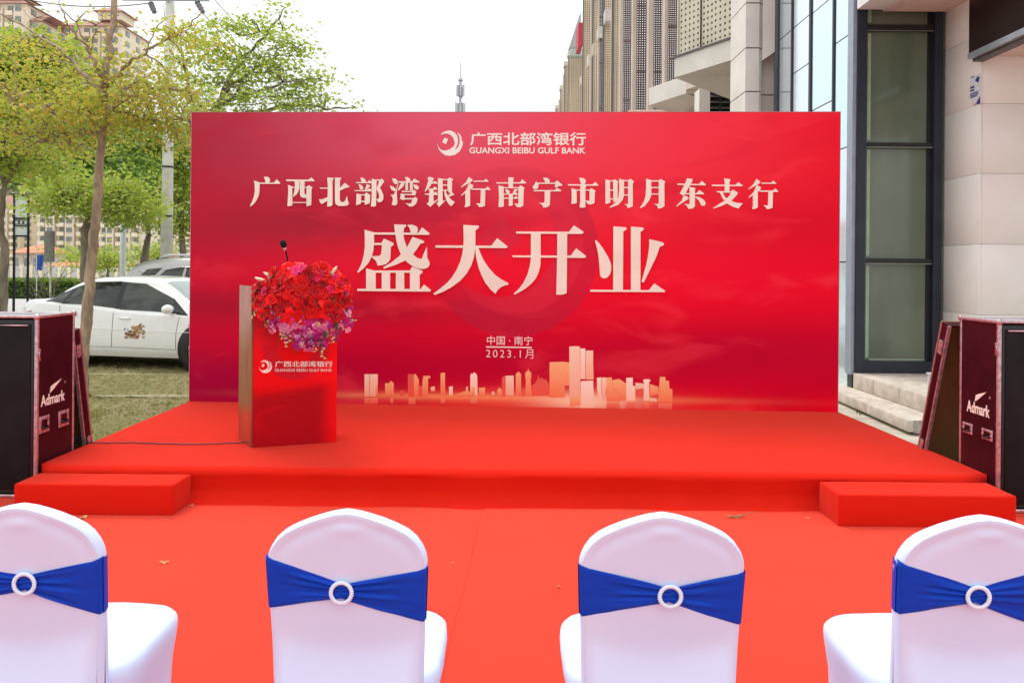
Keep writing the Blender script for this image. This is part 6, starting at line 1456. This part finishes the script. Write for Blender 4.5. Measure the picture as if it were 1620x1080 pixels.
bl2 = [(442, 13, 12.14, 14, 12, 0.25, 11), (411, 33, 12.38, 16, 6, 0.25, 13), (391, 40, 12.62, 16, 6, 0.25, 13), (453, 47, 12.86, 14, 5, 0.25, 11), (358, 38, 12.26, 22, 7, 0.29, 18), (335, 47, 12.50, 34, 8, 0.44, 28), (411, 51, 12.74, 36, 6, 0.47, 30), (440, 60, 12.14, 32, 6, 0.42, 27), (458, 73, 12.38, 36, 6, 0.47, 30), (413, 89, 12.62, 56, 7, 0.73, 47), (469, 89, 12.86, 22, 5, 0.29, 18), (491, 107, 12.26, 14, 4, 0.25, 11), (391, 107, 12.50, 66, 7, 0.86, 56), (435, 111, 12.74, 42, 6, 0.55, 35), (507, 122, 12.14, 20, 4, 0.26, 17), (413, 127, 12.38, 74, 7, 0.96, 62), (469, 129, 12.62, 28, 5, 0.36, 23), (493, 140, 12.86, 20, 4, 0.26, 17), (524, 158, 12.26, 18, 4, 0.25, 15), (480, 153, 12.50, 30, 5, 0.39, 25), (424, 151, 12.74, 66, 6, 0.86, 56), (391, 164, 12.14, 68, 6, 0.88, 57), (480, 171, 12.38, 34, 4, 0.44, 28), (560, 171, 12.62, 7, 2, 0.25, 5), (291, 67, 12.86, 30, 9, 0.39, 25), (293, 93, 12.26, 32, 9, 0.42, 27), (302, 124, 12.50, 36, 9, 0.47, 30), (302, 144, 12.74, 34, 8, 0.44, 28), (313, 164, 12.14, 36, 8, 0.47, 30), (345, 75, 12.38, 36, 7, 0.47, 30), (350, 95, 12.62, 44, 7, 0.57, 37), (350, 135, 12.86, 48, 7, 0.62, 40), (340, 182, 12.26, 60, 7, 0.78, 51), (450, 188, 12.50, 80, 6, 1.04, 68)]
tree('umbrella_tree', 'layered lime green umbrella shaped tree crown spreading over the top left of the backdrop', trunk2, .09, bl2, LIME, 8, .062, M['bark2'], 5, br2, .1, (.17, .17, .028), .5)
TL = P(3, 520, 13); TL.z = 0
tree('roadside_tree', 'leftmost tree with bent grey trunk beside the black garden lamp', [TL] + pl(13, (4, 470), (6, 430), (8, 395), (0, 365), (3, 330), (8, 290)), .085, [(20, 95, 12, 60, 30, .7, 44), (70, 85, 12, 45, 20, .5, 22), (110, 150, 12, 50, 20, .6, 20), (20, 150, 12, 60, 26, .7, 34), (20, 250, 13, 75, 28, 1.2, 45), (-20, 200, 13, 60, 60, 1.2, 45)], MIX, 34, .105, M['bark2'], 9, (), .5, (.25, .25, .12), .3)
TB = P(138, 490, 17.5); TB.z = 0
tree('roadside_tree', 'forked olive tree right behind the slender leaning tree trunk', [TB] + pl(17.5, (137, 440), (136, 400), (134, 365), (140, 345)), .15, [(112, 318, 17, 62, 28, 1.3, 60), (185, 316, 17.5, 66, 30, 1.4, 70), (145, 292, 17.5, 90, 18, 1.5, 40), (205, 340, 17.5, 40, 16, .8, 18)], MIX, 38, .085, M['bark2'], 31, (), .55, (.28, .28, .1), .4)
TD = P(226, 470, 27); TD.z = 0
tree('roadside_tree', 'dark leaved tree with forked trunk left of the concrete utility pole', [TD] + pl(27, (227, 430), (229, 405), (232, 385), (236, 370)), .17, [(215, 320, 27, 60, 38, 2, 80), (235, 275, 27, 70, 50, 2.4, 110), (190, 250, 28, 60, 50, 2, 80)], DKG, 50, .14, M['bark2'], 41, (), .5, (.45, .45, .2), .35)
TE = P(292, 470, 25); TE.z = 0
tree('roadside_tree', 'thin tall green tree between the utility pole and the backdrop edge', [TE] + pl(25, (292, 430), (289, 390), (286, 350), (284, 300), (283, 250)), .12, [(285, 230, 25, 26, 50, 1.4, 50), (288, 300, 25, 22, 50, 1.2, 44), (300, 350, 25, 16, 26, .8, 18), (272, 360, 25, 14, 20, .8, 10)], MIX, 44, .12, M['bark2'], 43, (), .6, (.32, .32, .14), .35)
TF = P(-35, 470, 23); TF.z = 0
tree('roadside_tree', 'dense dark green tree behind the black garden lamp', [TF] + pl(23, (-33, 430), (-30, 390), (-20, 350), (5, 300)), .17, [(55, 255, 23, 90, 55, 2.2, 120), (140, 245, 22, 90, 44, 2.2, 140), (150, 280, 21, 90, 24, 1.8, 60), (100, 200, 24, 80, 30, 2, 60), (235, 225, 24, 60, 35, 2, 55)], DKG, 52, .13, M['bark2'], 47, (), .4, (.42, .42, .18), .35)
TG = P(170, 455, 45); TG.z = 0
tree('roadside_tree', 'small distant bush like tree seen through the gap right of the slender trunk', [TG] + pl(45, (170, 440), (171, 425)), .12, [(172, 410, 45, 26, 14, 1.5, 26), (245, 402, 48, 25, 14, 1.5, 26), (120, 405, 46, 22, 12, 1.5, 16)], MIX, 40, .2, M['bark2'], 53, (), .4, (.5, .5, .3), .2, .06)
# bare shrub near the sign
rn = random.Random(2); sh0 = P(78, 470, 22); sh0.z = .012; shr = empty('bare_shrub', tuple(sh0), 0, 'thin bare branched shrub growing beside the grey sign post', 'shrub'); m_ = MB()
for k in range(14):
    a = rn.uniform(-1, 1); limb(m_, Vector((rn.gauss(0, .05), 0, 0)), Vector((a*.75, rn.uniform(-.3, .3), rn.uniform(.7, 1.9))), .02, .004, rn, .25)
m_.build('stems', M['bark2'], shr, smooth=True)
lf = MB(); crown_leaves(lf, [Vector((rn.gauss(0, .4), rn.gauss(0, .2), rn.uniform(.7, 1.9))) for _ in range(16)], 12, .06, rn, (.15, .15, .15)); tag(lf.build('foliage', MIX, shr), kind='stuff')

# ------------------------------------------------------------------ residential towers and low houses, far left
CRM = mat('cream_render', (.82, .72, .54), .8, var=.08, vs=.05); PNKW = mat('pink_render', (.78, .65, .52), .8, var=.08, vs=.05); RTILE = mat('faded_red_roof', (.42, .22, .18), .8, var=.12, vs=.3); WIN = mat('far_window', (.24, .25, .23), .3, var=.5, vs=.4); ORR = mat('orange_tile_roof', (.6, .22, .12), .8, var=.15, vs=.6)
def highrise(label, px0, px1, ytop, Y, fl_, cols, wall, turret=None, steps=None, rz=0):
    xa_, xb_ = PX(px0, Y), PX(px1, Y); W = xb_-xa_; H = PZ((px0+px1)/2, ytop, Y); t = empty('residential_tower', ((xa_+xb_)/2, Y, 0), rz, label, 'building', 'residential towers behind the trees')
    dp = 16; MB().box((-W/2, 0, 0), (W/2, dp, H)).build('wall', wall, t)
    rf_2 = MB().hexa([(-W/2-.8, -.8, H+.01), (W/2+.8, -.8, H+.01), (W/2+.8, dp+.8, H+.01), (-W/2-.8, dp+.8, H+.01)], [(-W/2+4, 4, H+2.6), (W/2-4, 4, H+2.6), (W/2-4, dp-4, H+2.6), (-W/2+4, dp-4, H+2.6)]); rf_2.build('roof', RTILE, t)
    cw = W/cols; fh = H/fl_
    wm_ = MB().box((-cw*.27, -.12, 0), (cw*.27, .1, fh*.52)).mesh('window', WIN); sm_ = MB().box((-cw*.36, -.9, -.25), (cw*.36, -.0, .0)).box((-cw*.36, -.9, .0), (cw*.36, -.8, fh*.3)).mesh('balcony', CRM)
    for i in range(cols):
        bay = i % 2
        if bay: MB().box((-W/2+i*cw+cw*.04, -1.2, 0), (-W/2+(i+1)*cw-cw*.04, -.001, H-fh*.5)).build('bay', PNKW if wall == CRM else CRM, t)
        for j in range(fl_):
            link('window', wm_, t, (-W/2+(i+.5)*cw, -1.25 if bay else -.05, j*fh+fh*.28))
            if not bay and j > 0: link('balcony', sm_, t, (-W/2+(i+.5)*cw, -.13, j*fh+.05))
    sw_2 = MB()
    sw_3 = sw_2.box((.01, 0, 0), (.12, 2.4, fh*.5)).mesh('side_window', WIN)
    for j in range(fl_):
        for yy in (2, 8.5): link('side_window', sw_3, t, (W/2, yy, j*fh+fh*.3))
    if turret:
        a, b, yt = turret; xa2, xb2 = PX(a, Y)-t.location.x, PX(b, Y)-t.location.x; H2 = PZ(a, yt, Y)
        MB().box((xa2, 2, H+2.61), (xb2, 10, H2)).build('turret', wall, t)
        MB().hexa([(xa2-1, 1, H2+.01), (xb2+1, 1, H2+.01), (xb2+1, 11, H2+.01), (xa2-1, 11, H2+.01)], [((xa2+xb2)/2-.5, 5.5, H2+2.4), ((xa2+xb2)/2+.5, 5.5, H2+2.4), ((xa2+xb2)/2+.5, 6.5, H2+2.4), ((xa2+xb2)/2-.5, 6.5, H2+2.4)]).build('turret_roof', RTILE, t)
        for k in range(3): MB().box((xa2+(k+.3)*(xb2-xa2)/3, 1.9, H+3.6), (xa2+(k+.7)*(xb2-xa2)/3, 1.99, H2-1)).build('window', WIN, t)
    return t
highrise('cream residential tower with square turret and faded red roof behind the slender tree', 95, 190, 42, 230, 24, 6, CRM, (145, 183, 15))
highrise('cream residential tower at the far left top corner with stepped red roof', -60, 38, 6, 210, 23, 6, CRM, (-20, 20, -12))
highrise('lower pinkish wing tower beside the far left residential tower', 38.5, 62, 34, 212, 21, 2, PNKW)
highrise('pinkish shorter block seen between the trunks above the orange roofs', 158, 222, 330, 170, 7, 5, PNKW)
highrise('cream block seen through the leaves left of the slender trunk', 60, 152, 300, 180, 9, 6, CRM)
highrise('pale distant apartment tower behind the thin white pole', 228, 330, 352, 320, 9, 8, mat('pale_far_render', (.85, .86, .9), .8))
highrise('cream block at the far left between lamp and tree', -40, 30, 325, 185, 9, 5, CRM)
def house(px0, px1, yt, ye, Y, label):
    xa_, xb_ = PX(px0, Y), PX(px1, Y); W = xb_-xa_; ze, zt = PZ(px0, ye, Y), PZ(px0, yt, Y); t = empty('low_house', ((xa_+xb_)/2, Y, 0), 0, label, 'house', 'low houses with orange roofs')
    MB().box((-W/2, 0, 0), (W/2, 7, ze)).build('wall', mat('house_render', (.6, .52, .42), .8, var=.1) if 'house_render' not in bpy.data.materials else bpy.data.materials['house_render'], t)
    MB().hexa([(-W/2-.4, -.5, ze+.01), (W/2+.4, -.5, ze+.01), (W/2+.4, 7.5, ze+.01), (-W/2-.4, 7.5, ze+.01)], [(-W/6, 3, zt), (W/6, 3, zt), (W/6, 4, zt), (-W/6, 4, zt)]).build('roof', ORR, t)
    for k in range(3): MB().box((-W/2+W*(k+.3)/3, -.04, ze*.35), (-W/2+W*(k+.65)/3, .05, ze*.8)).build('window', WIN, t)
house(80, 118, 408, 421, 75, 'low house with orange tiled roof right of the grey sign'); house(20, 62, 386, 400, 95, 'house with orange tiled roof behind the black lamp legs'); house(132, 160, 412, 420, 80, 'small orange roofed house directly behind the slender trunk')
bw = MB().box((PX(-80, 70), 70, 0), (PX(300, 70), 70.4, PZ(100, 421.5, 70))); o = bw.build('boundary_wall', mat('pale_boundary_wall', (.55, .53, .52), .8, var=.2, vs=.8)); tag(o, 'long pale boundary wall behind the hedge in front of the orange roofed houses', 'wall')
for k in range(24):
    x = PX(-70+k*15, 70); MB().box((x-.12, 69.85, 0), (x+.12, 69.999, PZ(100, 420, 70))).build('wall_post', CRM, o)
